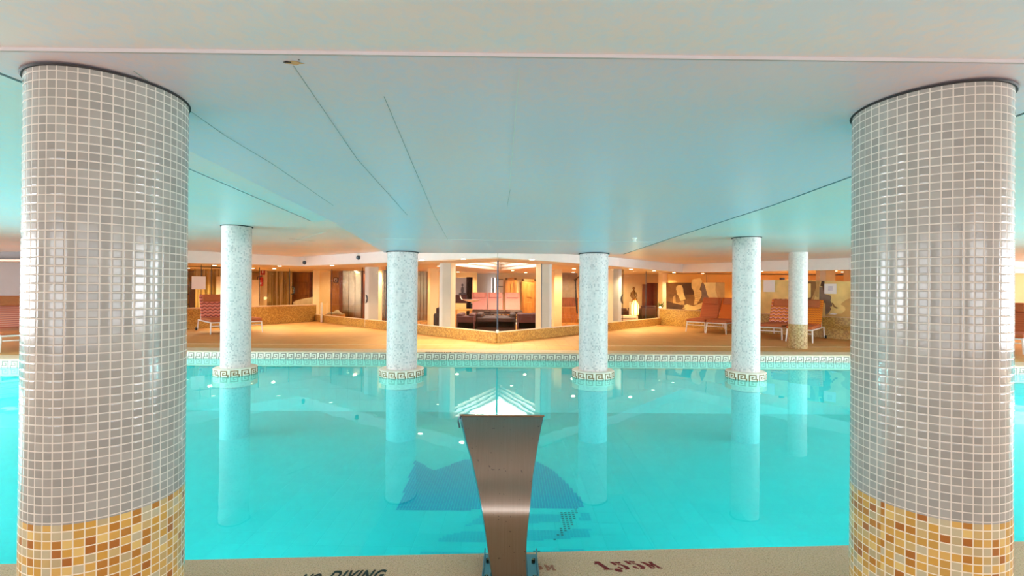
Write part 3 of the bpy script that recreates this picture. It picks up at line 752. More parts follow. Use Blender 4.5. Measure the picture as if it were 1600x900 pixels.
# serif digits cut as outlines (units: 1 high)
def glyph_text(items, label, px, py, size, mat, rz, lean, name='stencil_lettering'):
    b = MB(); q = P(px, py, 0)
    for polys, ox, oy, sc in items:
        for poly in polys:
            pts = []
            for (x, y) in poly:
                X = (x*sc+ox); Y = (y*sc+oy); pts.append(Vector(((X+lean*Y)*size, Y*size*K, 0)))
            b.prism(pts, (0, 0, .0012))
    o = b.build(name, mat, loc=(q.x, q.y, .0002), rot=(0, 0, rz)); tag(o, label, 'lettering'); return o
G1 = [[(0, .72), (.1, .78), (.22, 1), (.48, 1), (.48, .12), (.62, .1), (.62, 0), (.08, 0), (.08, .1), (.2, .12), (.2, .74), (.08, .66)]]
GC = [[(.2*math.cos(a)+.2, .2*math.sin(a)+.02) for a in [2*PI*k/12 for k in range(12)]]]
G5 = [[(.06, 1), (.26, 1), (.26, .62), (.12, .56), (.06, .6)], [(.34, .98), (.44, 1), (.56, .94), (.66, 1), (.66, .84), (.54, .78), (.34, .82)],
      [(.32, .6), (.46, .62), (.46, .1), (.32, .08), (.30, .0), (.52, .0), (.70, .14), (.74, .32), (.68, .52), (.52, .68), (.34, .68)],
      [(.02, .26), (.14, .36), (.24, .24), (.22, .02), (.08, .08)]]
GM = [[(0, 0), (0, .12), (.06, .14), (.06, .86), (0, .88), (0, 1), (.24, 1), (.42, .5), (.60, 1), (.84, 1), (.84, .88), (.78, .86), (.78, .14), (.84, .12), (.84, 0), (.52, 0), (.52, .12), (.58, .14), (.58, .6), (.42, .14), (.38, .14), (.2, .6), (.2, .14), (.28, .12), (.28, 0)]]
glyph_text([(G1, 0, 0, 1), (GC, .64, -.1, 1), (G5, 1.02, 0.02, .92), (G5, 1.92, .06, .98), (GM, 2.85, .1, .80)], 'dark red stencilled 1,55 M depth mark on the near deck', 942, 890.5, .088, 'paint_red', .03, -.55)
glyph_text([(G5, 0, 0, .85), (GM, .8, -.05, .7)], 'faint worn red 5 M depth mark beside the waterfall spout', 834, 890.5, .080, 'paint_faded', .0, -.2)
text('DIVING', 'black stencilled DIVING warning at the near pool edge', .13, 509, 907, 'paint_green', .05, .35, .52, bold=.004, gap=1.2)
text('NO', 'black stencilled NO before the DIVING warning, cut off by the frame', .13, 462, 912.5, 'paint_green', .05, .35, .45, bold=.004)
text('NO DIVING', 'tiny dark NO DIVING marking on the far pool coping', .17, 729, 550.3, 'paint_green', PI, 0, 1.0, z=.031, bold=.002)
text('1,55 M', 'tiny dark 1,55 M marking on the far pool coping', .17, 784, 551.3, 'paint_green', PI, 0, 1.0, z=.031, bold=.002)

# ------------------------------------------------------------------ downlights
def downlight(px, py, z, label, power=None, r=.06, name='ceiling_downlight', lit=True):
    q = P(px, py, z)
    root = empty(name, (q.x, q.y, z)); tag(root, label, 'downlight', 'small round downlights in the lobby soffit')
    MB().lathe([(r+.018, -.006), (r+.02, .0)], n=20).build('trim_ring', 'white_metal', root, smooth=True)
    MB().lathe([(r, -.010), (r*.98, -.004)], n=20).build('glowing_lens', 'lamp_glow', root)
    if lit:
        l = bpy.data.lights.new('spot', 'SPOT'); l.energy = power or SPOT_P; l.spot_size = math.radians(125); l.spot_blend = .9; l.color = WARM; l.shadow_soft_size = .06
        o = bpy.data.objects.new('spot', l); COL.objects.link(o); o.parent = root; o.location = (0, 0, -.02)
DL = [(335, 414.6, 'by the curtain rail of the left room'), (294, 419, 'at the far left beside the near column'), (395, 419.2, 'left of the fire extinguisher'), (437, 415.5, 'above the string curtain'),
      (519, 414.6, 'over the left glass kerb'), (492, 423, 'over the cream pillar at the left corner'), (560, 428, 'in front of the left lift'), (586, 428, 'over the left grey pillar'),
      (659, 406.2, 'right of the left centre column'), (724, 404.2, 'left of the glass corner'), (831, 405.0, 'right of the glass corner'), (801, 422.5, 'deep in the lobby behind the corner'),
      (686, 415.5, 'beside the pillar left of the sofas'), (986, 420.4, 'over the right glass kerb'), (1022, 423, 'over the maroon sofa'), (1053, 425.7, 'at the corner over the mural'), (1051, 430.5, 'deeper behind the mural corner'),
      (981, 436.5, 'over the glowing lantern'), (1098, 427.2, 'over the first orange lounger'), (954, 441, 'behind the right grey pillar'), (1244, 427.5, 'behind the slim deck column'), (1317, 424.8, 'at the far right over the hat mural')]
for i, (px, py, lb) in enumerate(DL):
    downlight(px, py, SZ, 'small glowing round downlight '+lb)
k = 0
for (X, Y) in ((-9.5, 23), (-11.5, 22), (-6.8, 25), (-4.5, 24), (-4.2, 20.5), (-2.4, 25.5), (0.6, 25.5), (2.2, 20.5), (2.6, 24.5), (4.6, 25.2), (9.3, 21.5), (11.5, 20.5), (-13.5, 22)):  # extra downlights added only to brighten the deep lobby
    root = empty('ceiling_downlight', (X, Y*K, SZ)); tag(root, 'small round downlight added to brighten the deep lobby', 'downlight', 'added downlights in the deep lobby')
    MB().lathe([(.078, -.006), (.08, .0)], n=20).build('trim_ring', 'white_metal', root, smooth=True)
    MB().lathe([(.06, -.010), (.058, -.004)], n=20).build('glowing_lens', 'lamp_glow', root)
    l = bpy.data.lights.new('spot', 'SPOT'); l.energy = 230; l.spot_size = math.radians(165); l.spot_blend = .5; l.color = (1, .84, .50); l.shadow_soft_size = .06
    o = bpy.data.objects.new('spot', l); COL.objects.link(o); o.parent = root; o.location = (0, 0, -.02)
# wall cameras on the fascia and a sprinkler
for (px, py, A, B_, lb) in ((476, 409.5, FCL, FA, 'small grey camera on the white fascia at the left corner'), (560, 401.5, FCL, FA, 'small dark dome camera on the white fascia left of the glass corner')):
    c = W(px, py, A, B_, .05); r = empty('fascia_camera', c); tag(r, lb, 'security camera')
    MB().lathe([(.001, -.09), (.05, -.07), (.07, -.03), (.06, .02), (.03, .04)], n=20).build('camera_dome', 'dark_steel', r, smooth=True)
    MB().tube([(0, 0, .03), (0, .0, .14)], .01).build('bracket', 'white_metal', r); MB().box((0, .02, .04), (.14, .03, .12)).build('back_plate', 'white_metal', r, bevel=.005)
c = P(992, 374, czc(8.6*K)); c = Vector((c.x, c.y, czc(c.y)))
r = empty('ceiling_sprinkler', c); tag(r, 'tiny white sprinkler head under the dropped ceiling', 'sprinkler')
MB().lathe([(.03, -.002), (.03, -.008), (.012, -.02), (.012, -.04), (.022, -.045), (.022, -.05)], n=16).build('sprinkler_head', 'white_metal', r, smooth=True)

# ------------------------------------------------------------------ loungers
def lounger(px, py, d, label, backmat, seatmat, pillow, frame='white_metal', at=None, group='padded sun loungers on the far deck', wheels=False, L=1.7, z0=0):
    q = at or P(px, py, 0); rz = math.atan2(-d[0], d[1])
    r = empty('sun_lounger', (q.x, q.y, z0), rz); tag(r, label, 'sun lounger', group)
    wd = .30
    b = MB()
    for s in (-1, 1): b.tube([(s*wd, 0, .34), (s*wd, L, .34)], .019)
    for y in (0, .62, 1.2, L): b.tube([(-wd, y, .34), (wd, y, .34)], .019)
    b.build('frame', frame, r, smooth=True)
    MB().tube([(-wd+.02, .0, .24), (wd-.02, .0, .24)], .014).build('front_stretcher', frame, r, smooth=True)
    for s in (-1, 1):
        MB().tube([(s*wd, .02, .34), (s*(wd+.02), -.04, 0)], [.021, .016]).build('leg', frame, r, smooth=True)
        lg = MB().tube([(s*wd, L-.05, .34), (s*(wd+.01), L+.04, .03)], [.021, .016]).build('leg', frame, r, smooth=True)
        if wheels: MB().lathe([(.05, -.02), (.05, .02)], n=20).build('wheel', 'black_rubber', lg, loc=(s*(wd+.04), L+.06, .05), rot=(0, PI/2, 0))
    rbox('seat_cushion', (0, .60, .405), (.64, 1.26, .09), seatmat, r, .035)
    a = math.radians(63)
    bk = rbox('backrest_cushion', (0, .41, .0), (.64, .82, .09), backmat, r, .035, loc=(0, 1.17, .42), rot=(a, 0, 0))
    rbox('head_pillow', (0, .655, .075), (.50, .24, .08), pillow, bk, .035)
    MB().tube([(wd-.03, 1.5, .34), (wd-.03, 1.42, .95)], .012).build('backrest_prop', frame, r, smooth=True)
    MB().tube([(-wd+.03, 1.5, .34), (-wd+.03, 1.42, .95)], .012).build('backrest_prop', frame, r, smooth=True)
    return r
dl = V2(-.62, .78).normalized(); dr = V2(.6, .8).normalized()
def front_mid(px, py, d, side):      # foot pixel of one front leg -> middle of the front edge
    q = P(px, py, 0); wv = Vector((d.y, -d.x, 0)); return q + wv*(.35*side) + d*.04
q = front_mid(327, 523, dl, 1); q = Vector((q.x, q.y, 0))
lounger(0, 0, dl, 'sun lounger with dark red and pink chevron backrest left of the leftmost pool column', 'chevron_pink', 'coral_fabric', 'coral_fabric', at=q, wheels=True)
q2 = P(399, 520, 0)
lounger(0, 0, dl, 'coral sun lounger mostly hidden behind the leftmost pool column, seat end showing', 'chevron_pink', 'coral_fabric', 'coral_fabric', at=q2+Vector((-.13, -.02, 0)))
lounger(0, 0, dr, 'plain terracotta sun lounger nearest the mural corner', 'coral_stripe', 'coral_fabric', 'coral_fabric', at=P(1087, 519.0, 0))
lounger(0, 0, dr, 'orange speckled sun lounger just left of the rightmost pool column', 'orange_speck', 'coral_fabric', 'coral_fabric', at=P(1119, 521.5, 0))
lounger(0, 0, dr, 'sun lounger with pink and maroon zigzag backrest left of the slim deck column', 'chevron_multi', 'coral_fabric', 'coral_fabric', at=P(1203, 530, 0))
q = P(1272.4, 536, 0)+Vector((-.28, .21, 0))
lounger(0, 0, dr, 'bright orange patterned sun lounger right of the slim deck column', 'chevron_orange', 'orange_fabric', 'coral_fabric', at=q, wheels=True)
lounger(0, 0, Vector((-.78, .62, 0)).normalized(), 'coral checked sun lounger at the far left edge, cut off by the frame', 'check_coral', 'coral_fabric', 'coral_fabric', at=P(34, 549, 0))
lounger(0, 0, Vector((.78, .62, 0)).normalized(), 'orange sun lounger at the far right edge behind the near column', 'coral_stripe', 'coral_fabric', 'coral_fabric', at=P(1568, 551, 0), group='padded sun loungers on the far deck')

# ------------------------------------------------------------------ mural on the right glass
LBL = 'sepia photo mural of a massage on the right glass wall'
def mpoly(parent, name, A, B_, off, pts, mat, th=.003):
    pp = [W(px, py, A, B_, off) for px, py in pts]
    n = Vector((B_.y-A.y, -(B_.x-A.x), 0)).normalized()
    if n.dot(Vector((A.x, A.y, 0))) > 0: n = -n
    o = MB().prism(pp, n*th).build(name, mat)
    if parent: o.parent = parent
    return o
mr = empty('mural', (0, 0, 0)); tag(mr, 'sepia photo mural of two hands and towels on the right glass wall', 'mural')
A_, B_ = GLR, RW1
def mc(pts): return [(1036+x/13.846, 430+y/13.846) for x, y in pts]
mpoly(mr, 'backdrop', A_, B_, .02, mc([(70, 160), (640, 160), (860, 160), (1335, 160), (1335, 770), (70, 770)]), 'mural_brown')
mpoly(mr, 'dark_field', A_, B_, .026, mc([(500, 165), (640, 165), (670, 420), (640, 420), (480, 420), (430, 300), (430, 200)]), 'mural_dark')
mpoly(mr, 'dark_field', A_, B_, .026, mc([(80, 560), (230, 600), (420, 640), (440, 760), (80, 768)]), 'mural_dark')
mpoly(mr, 'brush', A_, B_, .030, mc([(285, 250), (330, 215), (400, 215), (435, 290), (440, 370), (490, 520), (380, 555), (330, 440), (290, 400), (320, 380), (285, 360), (310, 340), (280, 320)]), 'mural_cream')
mpoly(mr, 'pale_cloth', A_, B_, .030, mc([(215, 480), (265, 420), (275, 590), (340, 600), (420, 540), (460, 560), (460, 640), (380, 640), (280, 615), (215, 600)]), 'mural_tan')
mpoly(mr, 'shoulder', A_, B_, .030, mc([(640, 90), (800, 60), (850, 130), (815, 230), (790, 310), (830, 350), (840, 430), (800, 520), (720, 640), (665, 640), (690, 500), (665, 340), (620, 270), (615, 180)]), 'mural_cream')
mpoly(mr, 'blue_towel', A_, B_, .034, mc([(850, 160), (905, 220), (960, 420), (1000, 490), (900, 520), (835, 550), (835, 200)]), 'mural_grey')
mpoly(mr, 'torso', A_, B_, .034, mc([(870, 160), (1145, 160), (1135, 320), (1180, 480), (1175, 560), (900, 540), (990, 500), (960, 420), (905, 220)]), 'mural_cream')
mpoly(mr, 'curtain_fold', A_, B_, .034, mc([(1150, 165), (1335, 165), (1335, 550), (1190, 550), (1180, 480), (1140, 330)]), 'mural_tan')
mpoly(mr, 'hand', A_, B_, .036, mc([(410, 720), (470, 690), (455, 655), (520, 625), (600, 655), (660, 670), (830, 600), (900, 570), (900, 680), (800, 730), (640, 770), (520, 765), (450, 750), (500, 725)]), 'mural_cream')
for k in range(5):
    mpoly(mr, 'crease', A_, B_, .037, mc([(690, 380+k*48), (800, 370+k*46), (800, 382+k*46), (690, 392+k*48)]), 'mural_tan', .001)
def md(pts): return [(1255+x/11.25, 420+y/11.25) for x, y in pts]
m2 = empty('mural', (0, 0, 0)); tag(m2, 'sepia photo mural of a raised arm and straw hat behind the slim deck column', 'mural')
mpoly(m2, 'backdrop', A_, B_, .02, [(1184, 437), (1340, 440), (1340, 498), (1184, 493)], 'mural_cream')
mpoly(m2, 'dark_field', A_, B_, .026, md([(-200, 220), (220, 220), (235, 300), (200, 440), (120, 600), (-200, 600)]), 'mural_brown')
mpoly(m2, 'door_strip', A_, B_, .030, md([(60, 260), (135, 260), (135, 500), (60, 520)]), 'mural_cream')
mpoly(m2, 'arm', A_, B_, .034, md([(225, 220), (290, 220), (275, 420), (270, 500), (240, 500), (215, 470), (165, 600), (110, 600), (180, 460), (230, 330)]), 'mural_tan')
mpoly(m2, 'grey_field', A_, B_, .026, md([(285, 310), (370, 330), (380, 440), (480, 470), (520, 560), (500, 700), (430, 800), (390, 830), (390, 600), (280, 600)]), 'mural_grey')
mpoly(m2, 'hair', A_, B_, .034, md([(300, 300), (325, 215), (375, 215), (375, 300), (350, 400), (340, 310)]), 'mural_dark')
mpoly(m2, 'hat_crown', A_, B_, .030, md([(480, 560), (500, 500), (560, 480), (620, 495), (680, 550), (660, 640), (600, 690), (520, 640)]), 'mural_cream')
mpoly(m2, 'hat_shadow', A_, B_, .032, md([(520, 590), (560, 660), (640, 700), (600, 710), (540, 680), (505, 610)]), 'mural_brown')
mpoly(m2, 'hat_brim', A_, B_, .034, md([(470, 670), (520, 660), (580, 700), (660, 680), (690, 640), (740, 680), (730, 740), (660, 780), (580, 760), (500, 710)]), 'mural_cream')
mpoly(m2, 'shirt', A_, B_, .028, md([(660, 620), (760, 540), (900, 500), (960, 490), (960, 850), (400, 850), (400, 800), (470, 790), (560, 790), (680, 790), (750, 720)]), 'mural_tan')
mpoly(m2, 'glossy_book', A_, B_, .036, md([(450, 800), (520, 775), (600, 795), (560, 805)]), 'white_paper')

# ------------------------------------------------------------------ lobby furniture
def block(name, px0, py0, px1, py1, Y, dep, mat, parent=None, floor=False, bevel=0):
    a = Q(px0, py0, Y); c = Q(px1, py1, Y); z0 = 0 if floor else c.z
    b = MB().box(((a.x+c.x)/2, Y*K+dep/2, (a.z+z0)/2), (abs(c.x-a.x), dep, a.z-z0))
    return b.build(name, mat, parent, bevel=bevel, smooth=bevel > 0)
# square pillars behind the glass (white; grey shaded face and warm lit face set by colour)
def pillar(px0, pxm, px1, A, B_, off, label, matA='pillar_grey', matB='pillar_cream_lit'):
    "front face px0..pxm, side face pxm..px1"
    a = W(px0, 470, A, B_, -off); c = W(pxm, 470, A, B_, -off)
    a.z = c.z = 0
    r = empty('lobby_pillar', (a+c)/2); tag(r, label, 'pillar')
    dd = (c-a).normalized(); L = (c-a).length
    n = Vector((-dd.y, dd.x, 0)); n = n if n.y > 0 else -n
    rt = (a+c)/2
    MB().bar(a-rt, c-rt, .06, 0, SZ).build('wide_face', matA, r)
    a2, c2 = c, c+n*.42
    if px1 > pxm or px1 < px0:
        # side face seen from the camera
        if px1 < px0: a2, c2 = a, a+n*.42
        MB().bar(a2-rt, c2-rt, .06, 0, SZ).build('side_face', matB, r)
    MB().bar(a+n*.45-rt, c+n*.45-rt, .06, 0, SZ).build('rear_face', matB, r)
    return r
def pil2(px0, px1, Y, w2, label, m1, m2, pm):
    "pillar as a solid square shaft turned so that its edge shows at px pm"
    a = Q(px0, 470, Y); c = Q(px1, 470, Y); e = Q(pm, 470, Y-.16)
    r = empty('lobby_pillar', (e.x, e.y, 0)); tag(r, label, 'pillar', 'square pillars behind the glass')
    o = Vector((e.x, e.y, 0))
    a.z = c.z = e.z = 0
    Y = Y*K
    MB().prism([a-o, e-o, e-o+Vector((0, .2, 0)), Vector(((a.x+e.x)/2, Y+.3, 0))-o], (0, 0, SZ)).build('left_face', m1, r)
    MB().prism([e-o+Vector((.004, 0, 0)), c-o, Vector(((c.x+e.x)/2, Y+.3, 0))-o, e-o+Vector((.004, .2, 0))], (0, 0, SZ)).build('right_face', m2, r)
pil2(570, 594, 20.6, 0, 'pale grey square pillar by the left glass door', 'pillar_grey', 'pillar_cream_lit', 591)
pil2(686.5, 711.5, 17.0, 0, 'white square pillar, light and shade in its face colours, left of the maroon sofas', 'pillar_grey', 'pillar_cream_lit', 704)
pil2(837, 862, 17.0, 0, 'white square pillar, light and shade in its face colours, right of the maroon sofas', 'pillar_cream_lit', 'pillar_grey', 846)
pil2(946, 971, 20.6, 0, 'white square pillar, light and shade in its face colours, by the right glass door', 'pillar_cream_lit', 'pillar_grey', 958)
pil2(488.5, 516, 25.0, 0, 'cream square pillar in the left corner of the lobby', 'pillar_cream_lit', 'cream_wall', 499)
pil2(862.5, 878, 21.5, 0, 'peach wall pier right of the corner glass', 'pink_wall', 'pink_wall', 866)
pil2(668, 685, 21.5, 0, 'peach wall pier beside the second lift', 'pink_wall', 'pink_wall', 672)
pil2(1029, 1044, 24.6, 0, 'pale pier at the mural corner', 'cream_wall', 'pillar_cream_lit', 1035)
pil2(1281, 1305, 20.0, 0, 'pale round topped pier behind the hat mural', 'pillar_grey', 'pillar_grey', 1290)
o = flat('floor', [(GLL.x, GLL.y+.1, .0), (GLA.x, GLA.y+.1, .0), (GLR.x, GLR.y+.1, .0), (12, 29*K, .0), (-12, 29*K, 0)], .012, 'lobby_floor'); struct(o, 'polished warm lobby floor')
# partition walls of the lobby
def lobby_wall(px0, px1, Y, mat, nm, y0=416):
    a = Q(px0, 450, Y); c = Q(px1, 450, Y)
    o = MB().box(((a.x+c.x)/2, Y*K+.06, SZ/2), (c.x-a.x, .12, SZ)).build('wall_lobby', mat); struct(o, nm)
lobby_wall(498, 535, 25.5, 'wood_gold', 'golden timber lobby wall'); lobby_wall(535, 705, 25.8, 'cream_wall', 'cream lift lobby wall')
lobby_wall(705, 745, 26.5, 'pink_wall', 'pinkish lounge wall'); lobby_wall(745, 775, 28, 'white_wall', 'white lounge wall'); lobby_wall(775, 905, 27, 'pink_wall', 'peach lounge wall')
lobby_wall(905, 1030, 27, 'pink_wall', 'peach wall behind the lantern')
# lifts
def lift(px0, px1, Y, label, py0=421, py1=498):
    a = Q(px0, py0, Y); c = Q(px1, py1, Y); r = empty('lift_door', ((a.x+c.x)/2, Y*K, 0)); tag(r, label, 'lift')
    wd = c.x-a.x; h = a.z
    MB().box((0, .02, h/2+.04), (wd+.3, .08, h+.14)).build('surround', 'wood_dark', r)
    for k in range(3):
        MB().box((-wd/2+wd*(k+.5)/3, -.03-.01*k, h/2), (wd/3-.02, .03, h)).build('steel_leaf', 'elevator_steel', r)
    MB().box((0, -.05, h+.06), (wd*.3, .03, .06)).build('floor_indicator', 'dark_metal', r)
lift(536, 565, 25.2, 'wide brushed steel lift with dark red timber surround left of the frosted pillar')
lift(594.5, 604, 24.0, 'narrow steel lift door just left of the left centre column'); lift(652, 667, 25.2, 'steel lift door just right of the left centre column')
# red brown door and picture sign on the timber wall
r = block('wall_sign', 521, 433.5, 528, 441.5, 25.4, .03, 'dark_brown'); tag(r, 'small square dark sign on the golden timber wall', 'sign')
o = block('sign_face', 522.2, 434.8, 526.8, 440.2, 25.38, .02, 'cream_wall'); o.parent = r
o = block('sign_symbol', 523.4, 436, 525.6, 439, 25.36, .02, 'dark_brown'); o.parent = r
# crumpled brown towel on the left kerb
b = MB(); c = W(524, 495, GLL, GLA, -.6)
vs = []; nx, ny = 12, 6
for i in range(nx+1):
    for j in range(ny+1):
        u = i/nx*2-1; v = j/ny*2-1
        vs.append((u*.33, v*.16, max(0, .14*(1-u*u)*(1-v*v)*(1+.4*math.sin(5*u+2*v))+.0)))
fs = [(i*(ny+1)+j, (i+1)*(ny+1)+j, (i+1)*(ny+1)+j+1, i*(ny+1)+j+1) for i in range(nx) for j in range(ny)]
b.add(vs, fs); o = b.build('folded_towel', 'grey_fabric', loc=(c.x, c.y, .29), smooth=True); tag(o, 'crumpled brown towel on the ledge in the left lobby corner', 'towel')
md_ = o.modifiers.new('solid', 'SOLIDIFY'); md_.thickness = .01
r = MB().box((0, 0, .22), (.5+.2, .3+.1, .25)).build('low_bench', 'wood_gold', loc=(c.x, c.y, -.06)); tag(r, 'low timber bench under the brown towel in the left lobby corner', 'bench')
c = W(502.5, 495, GLL, GLA, .12); r = MB().lathe([(.045, 0), (.045, .78), (.03, .8)], n=20).build('white_post', 'white_metal', loc=(c.x, c.y, 0), smooth=True); tag(r, 'short white post where the low wall meets the left kerb', 'post')
# left room: shelf, curtains, door, extinguisher
def curtain(px0, px1, py0, py1, Y, label, mat='string_curtain'):
    a = Q(px0, py0, Y); c = Q(px1, py1, Y); wd = c.x-a.x; n = max(12, int((px1-px0)*1.5)); b = MB()
    vs = []
    for i in range(n+1):
        x = -wd/2+wd*i/n; y = .04*math.sin(i*1.9)
        for z in (c.z, a.z): vs += [(x, y, z-0), (x, y+.01, z-0)]
    fs = []
    for i in range(n):
        k = i*4; fs += [(k, k+4, k+6, k+2), (k+1, k+3, k+7, k+5), (k+2, k+6, k+7, k+3), (k, k+1, k+5, k+4)]
    b.add(vs, fs); o = b.build('curtain', mat, loc=((a.x+c.x)/2, Y*K, 0), smooth=True); tag(o, label, 'curtain'); return o
curtain(303, 344, 412, 485, 24.5, 'golden string curtain behind the white sheet on the left glass')
curtain(417, 456, 419, 490, 27.2, 'golden string curtain between the extinguisher and the wooden door')
r = MB().tube([Q(286, 415.0, 21.0), Q(346, 417.6, 21.5)], .03, 8).build('curtain_rail', 'dark_brown'); tag(r, 'dark curtain rail along the top of the left glass wall', 'curtain rail')
r = empty('display_shelf', (Q(294, 480, 23).x, 23*K, 0)); tag(r, 'dark slim display shelf at the far left behind the glass', 'shelf')
for z in (.3, .7, 1.1, 1.45): MB().box((0, 0, z), (.32, .3, .03)).build('shelf_board', 'dark_brown', r)
for s in (-1, 1): MB().box((s*.16, 0, .8), (.03, .3, 1.6)).build('side_post', 'dark_brown', r)
r = block('wall_panel', 392, 437, 405, 485, 25.5, .05, 'pale_table'); tag(r, 'pale lit panel left of the fire extinguisher', 'panel')
r = block('wall_panel', 338, 432, 350, 485, 24.2, .05, 'pale_table'); tag(r, 'pale lit panel behind the chevron lounger', 'panel')
r = block('extinguisher_board', 405.5, 418, 416.5, 490, 26.0, .05, 'pink_wall'); tag(r, 'narrow pinkish upright board behind the fire extinguisher', 'board')
r = block('safety_sign', 407, 420, 413.8, 429.5, 25.9, .02, 'sign_red'); tag(r, 'square red fire safety sign above the extinguisher', 'sign')
a = Q(410.4, 424.7, 25.88); o = MB().box((0, 0, 0), (.05, .01, .12)).build('white_symbol', 'white_paper', loc=a); o.parent = r
a = Q(410, 440, 25.85); r = empty('fire_extinguisher', (a.x, a.y-.1, Q(410, 447, 25.85).z)); tag(r, 'red fire extinguisher with black hose on the left room wall', 'fire extinguisher')
MB().lathe([(.06, 0), (.085, .02), (.085, .34), (.05, .40), (.02, .42)], n=24).build('cylinder_body', 'extinguisher_red', r, smooth=True)
MB().box((0, 0, .45), (.09, .04, .05)).build('valve_handle', 'black_rubber', r, bevel=.008)
MB().tube([(-.03, 0, .44), (-.15, -.02, .40), (-.17, -.02, .2), (-.1, -.03, .05)], .014, 8).build('hose', 'black_rubber', r, smooth=True)
MB().box((0, -.09, .12), (.10, .012, .08)).build('body_label', 'white_paper', r)
def wdoor(px0, py0, px1, Y, label, leaf='wood_door', frame='wood_dark'):
    a = Q(px0, py0, Y); c = Q(px1, py0, Y); wd = c.x-a.x; h = a.z
    r = empty('wooden_door', ((a.x+c.x)/2, Y*K, 0)); tag(r, label, 'door')
    for s in (-1, 1): MB().box((s*(wd/2-.05), 0, h/2), (.10, .14, h)).build('door_jamb', frame, r)
    MB().box((0, 0, h-.05), (wd, .14, .10)).build('door_head', frame, r)
    MB().box((0, .02, (h-.1)/2), (wd-.2, .06, h-.12)).build('door_leaf', leaf, r)
    for z in (.5, 1.35): MB().box((0, -.03, z), (wd-.45, .04, .62)).build('raised_panel', leaf, r, bevel=.02)
    MB().tube([(wd/2-.18, -.06, 1.0), (wd/2-.30, -.06, 1.0)], .015).build('door_handle', 'elevator_steel', r)
wdoor(454, 422, 488, 28.0, 'tall wooden door in a red brown frame left of the cream corner pillar')
wdoor(790, 434, 807, 26.4, 'golden wooden door right of the glass corner behind the lounger', 'wood_gold', 'wood_door')
wdoor(815.5, 436, 838, 26.4, 'carved golden wooden door by the right pillar of the corner', 'wood_gold', 'wood_door')
# curved pleated counter
b = MB(); a = Q(458, 470, 25.6); n = 40; vs = []
x0, x1 = Q(458, 480, 25.6).x, Q(488, 480, 25.6).x
for i in range(n+1):
    t_ = i/n; x = x0+(x1-x0)*t_; y = 25.6*K-.35*math.sin(PI*t_)+.015*(i % 2); zt = 1.4-(472.5-8*t_-449.8)*25.6/900
    vs += [(x, y, 0), (x, y, zt), (x, y+.25, zt), (x, y+.25, 0)]
fs = [(i*4+j, (i+1)*4+j, (i+1)*4+(j+1) % 4, i*4+(j+1) % 4) for i in range(n) for j in range(4)]
b.add(vs, fs); o = b.build('curved_counter', 'grey_fabric'); tag(o, 'curved pleated grey counter in front of the wooden door', 'counter')
# sofas
def sofa(px0, px1, pyt, Y, label, mat='maroon_leather', dep=.9, rz=0):
    a = Q(px0, pyt, Y); c = Q(px1, pyt, Y); wd = c.x-a.x; h = a.z
    r = empty('lobby_sofa', ((a.x+c.x)/2, Y*K+dep/2, .012), rz); tag(r, label, 'sofa')
    rbox('seat_base', (0, 0, .2), (wd, dep, .36), mat, r, .04)
    rbox('backrest', (0, -dep/2+.12, h/2+.05), (wd, .24, h-.1), mat, r, .05)
    rbox('arm', (-wd/2+.1, .02, .31), (.2, dep, .6), mat, r, .05); rbox('arm', (wd/2-.1, .02, .31), (.2, dep, .6), mat, r, .05)
    n = 2 if wd < 1.7 else 3
    for k in range(n): rbox('seat_cushion', (-wd/2+.2+(wd-.4)*(k+.5)/n, .12, .44), ((wd-.4)/n-.02, dep-.3, .12), mat, r, .04)
    for s in (-1, 1):
        for t_ in (-1, 1): MB().tube([(s*(wd/2-.1), t_*(dep/2-.1), .03), (s*(wd/2-.1), t_*(dep/2-.1), 0)], .03).build('leg', 'black_rubber', r)
    return r
sofa(713, 742, 494, 18.0, 'low maroon leather sofa at the left behind the glass corner')
sofa(744, 806, 496, 18.6, 'wide dark brown leather sofa in the middle behind the glass corner', 'dark_brown')
sofa(808, 842, 490, 18.2, 'maroon leather sofa at the right behind the glass corner')
sofa(681, 687, 481, 18.0, 'slim dark armchair end beside the left square pillar', 'dark_brown', .7)
sofa(973, 996, 486, 24.6, 'low dark maroon sofa behind the lantern table')
sofa(1003, 1026, 478, 24.0, 'tall backed maroon armchair by the mural corner')
# picture of a seated figure, dark drape, white basin and low table left of the corner
r = block('wall_picture', 708, 433.5, 729, 472, 25.0, .04, 'poster_grey'); tag(r, 'grey picture of a seated figure behind the left of the glass corner', 'picture')
def ell(cx, cy, rx, ry, Y, mat, name, parent):
    q = Q(cx, cy, Y); s = Y*K/F; Y = Y*K; b = MB(); b.prism([Vector((q.x+rx*s*math.cos(a), Y, q.z+ry*s*math.sin(a))) for a in [2*PI*k/20 for k in range(20)]], (0, .01, 0)); o = b.build(name, mat); o.parent = parent; return o
ell(722.5, 445.5, 1.6, 2.2, 24.97, 'poster_figure', 'figure_head', r); ell(722.5, 453, 2.4, 5.5, 24.97, 'poster_figure', 'figure_torso', r); ell(722.5, 459.5, 6, 2.4, 24.97, 'poster_figure', 'figure_legs', r)
r = block('side_cabinet', 709, 461, 729, 474, 24.0, .4, 'maroon_leather', bevel=.02); tag(r, 'dark red cabinet top under the seated figure picture', 'cabinet')
r = curtain(729, 738, 433, 505, 24.9, 'dark brown drape beside the seated figure picture', 'dark_brown')
c = Q(737, 470, 22.0); r = empty('basin_stand', (c.x, 22.0*K, 0)); tag(r, 'white curved basin on a slim stand before the white lounge wall', 'basin')
MB().lathe([(.03, 0), (.02, .05), (.10, .055), (.36, .14), (.37, .145), (.1, .07), (.001, .07)], n=28, cap=False).build('bowl', 'basin_white', r, smooth=True, loc=(0, 0, c.z-.1))
MB().lathe([(.14, 0.012), (.03, .03), (.03, c.z-.1)], n=16).build('pedestal', 'dark_metal', r, smooth=True)
